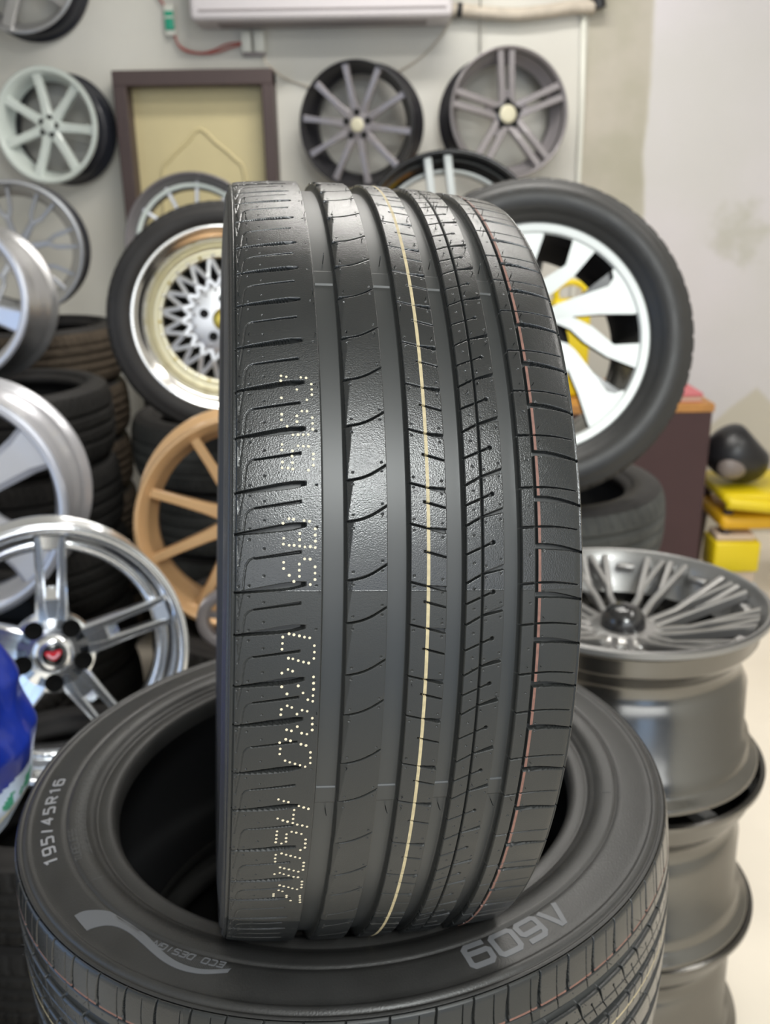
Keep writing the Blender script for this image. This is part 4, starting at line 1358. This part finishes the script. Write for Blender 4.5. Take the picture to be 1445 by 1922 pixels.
bm = bmesh.new()
p1 = [(-.80, 4.075, 2.145), (-.79, 4.075, 2.115), (-.755, 4.075, 2.092), (-.70, 4.075, 2.083), (-.65, 4.075, 2.092), (-.60, 4.075, 2.112), (-.54, 4.078, 2.118)]
p2 = [(-.802, 4.07, 2.145), (-.785, 4.07, 2.105), (-.75, 4.07, 2.086), (-.69, 4.07, 2.080), (-.64, 4.07, 2.084), (-.59, 4.07, 2.098), (-.54, 4.074, 2.112)]
add_tube(bm, smooth_path(p1, 6), .0035, 8)
add_tube(bm, smooth_path(p2, 6), .0035, 8)
add_tube(bm, [(-.835, 4.08, 2.255), (-.86, 4.085, 2.29), (-.90, 4.09, 2.33)], .004, 8)
tag(fin('twisted_wire', bm, M['red_wire']), 'thin red twisted wire joining the switch box and the junction box', 'wire')

pp = empty('refrigerant_pipe', (.29, 4.06, 2.22))
tag(pp, 'lagged beige air conditioner pipe sagging along the wall to a black end', 'pipe')
bm = bmesh.new()
add_tube(bm, smooth_path([(.0, 0, .0), (.06, 0, -.005), (.14, 0, -.014), (.26, 0, -.020), (.36, 0, -.012), (.46, 0, .0), (.56, 0, .002)], 6), .024, 14)
fin('lagging', bm, M['pipe_wrap'], pp)
bm = bmesh.new()
add_tube(bm, [(.022, 0, -.001), (.042, 0, -.003)], .027, 14)
fin('black_band', bm, M['black_plastic'], pp)
bm = bmesh.new()
add_tube(bm, smooth_path([(.565, 0, .10), (.572, 0, .03), (.578, 0, -.005)], 5), .029, 14)
fin('black_end', bm, M['black_plastic'], pp)

bm = bmesh.new()
add_tube(bm, smooth_path([(.398, 4.03, 2.40), (.40, 4.032, 2.26), (.405, 4.07, 2.14), (.409, 4.085, 2.02)], 6), .0035, 6)
tag(fin('hanging_cable', bm, M['grey_cable']), 'thin grey cable hanging over the lagged pipe to the dark wall wheel', 'cable')
bm = bmesh.new()
add_tube(bm, smooth_path([(.292, 4.08, 2.19), (.25, 4.085, 2.13), (.19, 4.09, 2.07), (.13, 4.09, 2.03), (.07, 4.09, 2.0)], 6), .003, 6)
tag(fin('hanging_cable', bm, M['pipe_wrap']), 'thin beige cable curving from the pipe to the ten-spoke wall wheel', 'cable')
bm = bmesh.new()
add_tube(bm, smooth_path([(-.455, 4.08, 2.07), (-.43, 3.962, 2.025), (-.37, 4.085, 1.985), (-.28, 4.09, 1.955), (-.2, 4.09, 1.93)], 6), .003, 6)
tag(fin('hanging_cable', bm, M['pipe_wrap']), 'thin beige cable running past the door frame corner', 'cable')

# ------------------------------------------------------------------ desk and the things beside it
dk = empty('desk', (.87, 3.55, 0))
tag(dk, 'dark maroon desk with an orange wood edge standing behind the large right wheel', 'desk')
bm = bmesh.new()
add_box(bm, -.33, .33, -.25, .25, 0.0, .772, .003)
fin('side_panels', bm, M['maroon'], dk, smooth=False)
bm = bmesh.new()
add_box(bm, -.335, .335, -.255, .255, .773, .803, .002)
fin('desk_top', bm, M['wood_edge'], dk, smooth=False)
bk = empty('ledger', (1.07, 3.45, .804))
tag(bk, 'red covered ledger lying on the maroon desk', 'book')
bm = bmesh.new()
add_box(bm, -.10, .10, -.12, .12, .018, .032, .002)
add_box(bm, -.10, .10, -.12, .12, 0, .003, .001)
fin('cover', bm, M['red_paper'], bk, smooth=False)
bm = bmesh.new()
add_box(bm, -.095, .097, -.115, .115, .003, .018)
fin('pages', bm, M['beige_box'], bk, smooth=False)

jug = empty('jerry_can', (.70, 3.50, .803))
tag(jug, 'yellow plastic can on the desk seen through the right wheel spokes', 'can')
bm = bmesh.new()
add_box(bm, -.07, .07, -.06, .06, 0, .36, .02, 3)
fin('body', bm, M['yellow'], jug)
bm = bmesh.new()
add_tube(bm, smooth_path([(-.05, 0, .35), (-.05, 0, .40), (0, 0, .42), (.05, 0, .40), (.05, 0, .35)], 5), .012, 10)
fin('handle', bm, M['yellow'], jug)

stl = empty('plastic_stool', (1.475, 3.46, 0))
tag(stl, 'yellow plastic stool beside the desk with two stacked seats', 'stool')
bm = bmesh.new()
add_box(bm, -.20, .24, -.17, .17, .415, .455, .018, 3)
add_tube(bm, smooth_path([(-.19, -.165, .425), (-.05, -.185, .415), (.10, -.18, .395), (.24, -.165, .375)], 5), .026, 10)
fin('seat', bm, M['yellow'], stl)
bm = bmesh.new()
add_box(bm, -.20, .04, -.165, .15, .310, .365, .022, 3)
fin('lower_seat', bm, M['amber'], stl)
for sx, sy in ((-.16, -.12), (.12, -.12), (-.16, .12), (.20, .12)):
    bm = bmesh.new()
    add_tube(bm, [(sx * 1.15, sy * 1.15, 0), (sx, sy, .42)], .019, 10)
    fin('leg', bm, M['door_brown'], stl)

hb = empty('black_helmet', (1.372, 3.44, .457))
tag(hb, 'black rounded helmet with greyish opening resting on the yellow stool', 'helmet')
bm = bmesh.new()
bmesh.ops.create_uvsphere(bm, u_segments=40, v_segments=24, radius=1.0)
for v in bm.verts:
    x, y, z = v.co
    zz = z * .115 + .118
    xx = x * .128 - .02 + .035 * max(0, -z) - (.055 if x > 0 else -.03) * max(0, z) * abs(x)
    zz -= .45 * max(0, xx) * max(0, z)
    v.co = (xx, y * .11, max(zz, 0.002))
fin('shell', bm, M['black_plastic'], hb)
bm = bmesh.new()
bmesh.ops.create_uvsphere(bm, u_segments=28, v_segments=16, radius=1.0)
for v in bm.verts:
    x, y, z = v.co
    v.co = (-.055 + x * .055 + .015 * z, -.082 + y * .034, .085 + z * .045 - .2 * x * .055)
fin('opening', bm, M['grey_plastic'], hb)

bx = empty('yellow_box', (1.36, 3.36, 0))
tag(bx, 'bright yellow carton under the stool beside the desk', 'box')
bm = bmesh.new()
add_box(bm, -.10, .075, -.07, .07, .14, .262, .008)
fin('body', bm, M['yellow'], bx)
bm = bmesh.new()
add_box(bm, -.09, .065, -.06, .06, 0.0, .14, .004)
fin('carton_base', bm, M['beige_box'], bx)
bm = bmesh.new()
add_box(bm, 1.27, 1.415, 3.31, 3.41, .263, .288, .004)
tag(fin('cardboard_flap', bm, M['beige_box']), 'beige cardboard piece lying on the yellow carton', 'cardboard')
bm = bmesh.new()
bmesh.ops.create_icosphere(bm, subdivisions=4, radius=1.0)
for v in bm.verts:
    n = noise.noise(v.co * 2.3) * .25
    v.co = (v.co.x * .11 * (1 + n) + 1.33, v.co.y * .09 * (1 + n) + 3.20, max(0.001, v.co.z * .07 * (1 + n) + .06))
tag(fin('crumpled_bag', bm, M['bag_white']), 'crumpled translucent plastic bag on the floor before the yellow carton', 'bag')

# ------------------------------------------------------------------ blue bag on the left
bag = empty('plastic_bag', (-.62, 1.02, .722))
tag(bag, 'blue plastic bag with milky lower part and green print', 'bag')


def bag_mesh(z0, z1, cut=0.0):
    bm = bmesh.new()
    rows, n = 110, 200
    prev = None
    keys_z = [0.0, .04, .10, .17, .25, .32, .375, .40]
    keys_r = [.075, .115, .150, .162, .150, .118, .06, .012]
    for i in range(rows + 1):
        z = z0 + (z1 - z0) * i / rows
        r = float(np.interp(z, keys_z, keys_r))
        ring = []
        for k in range(n):
            a = 2 * PI * k / n
            cr_ = 1 + .06 * noise.noise(Vector((math.cos(a) * 3, math.sin(a) * 3, z * 16))) + .035 * math.sin(a * 9 + z * 22) * (z / .36)
            tilt = cut * math.cos(a)
            ring.append(bm.verts.new((r * cr_ * math.cos(a), r * cr_ * .85 * math.sin(a), max(.001, z + tilt * (1 if 0 < i < rows else (1 if cut else 0))))))
        if prev:
            for k in range(n):
                bm.faces.new((prev[k], prev[(k + 1) % n], ring[(k + 1) % n], ring[k]))
        prev = ring
    return bm


bm = bag_mesh(.001, .40)
me_idx = None
bo = fin('blue_film', bm, [M['blue_bag'], M['bag_white'], M['bag_green'], M['bag_cream']], bag)
for p in bo.data.polygons:
    c = p.center
    s = c.z - .135 - .7 * (c.x - .155)
    if s < 0:
        p.material_index = 1
        if -.030 < s < -.014 and noise.noise(c * 60) > .0:
            p.material_index = 2
        elif -.040 < s < -.034:
            p.material_index = 3
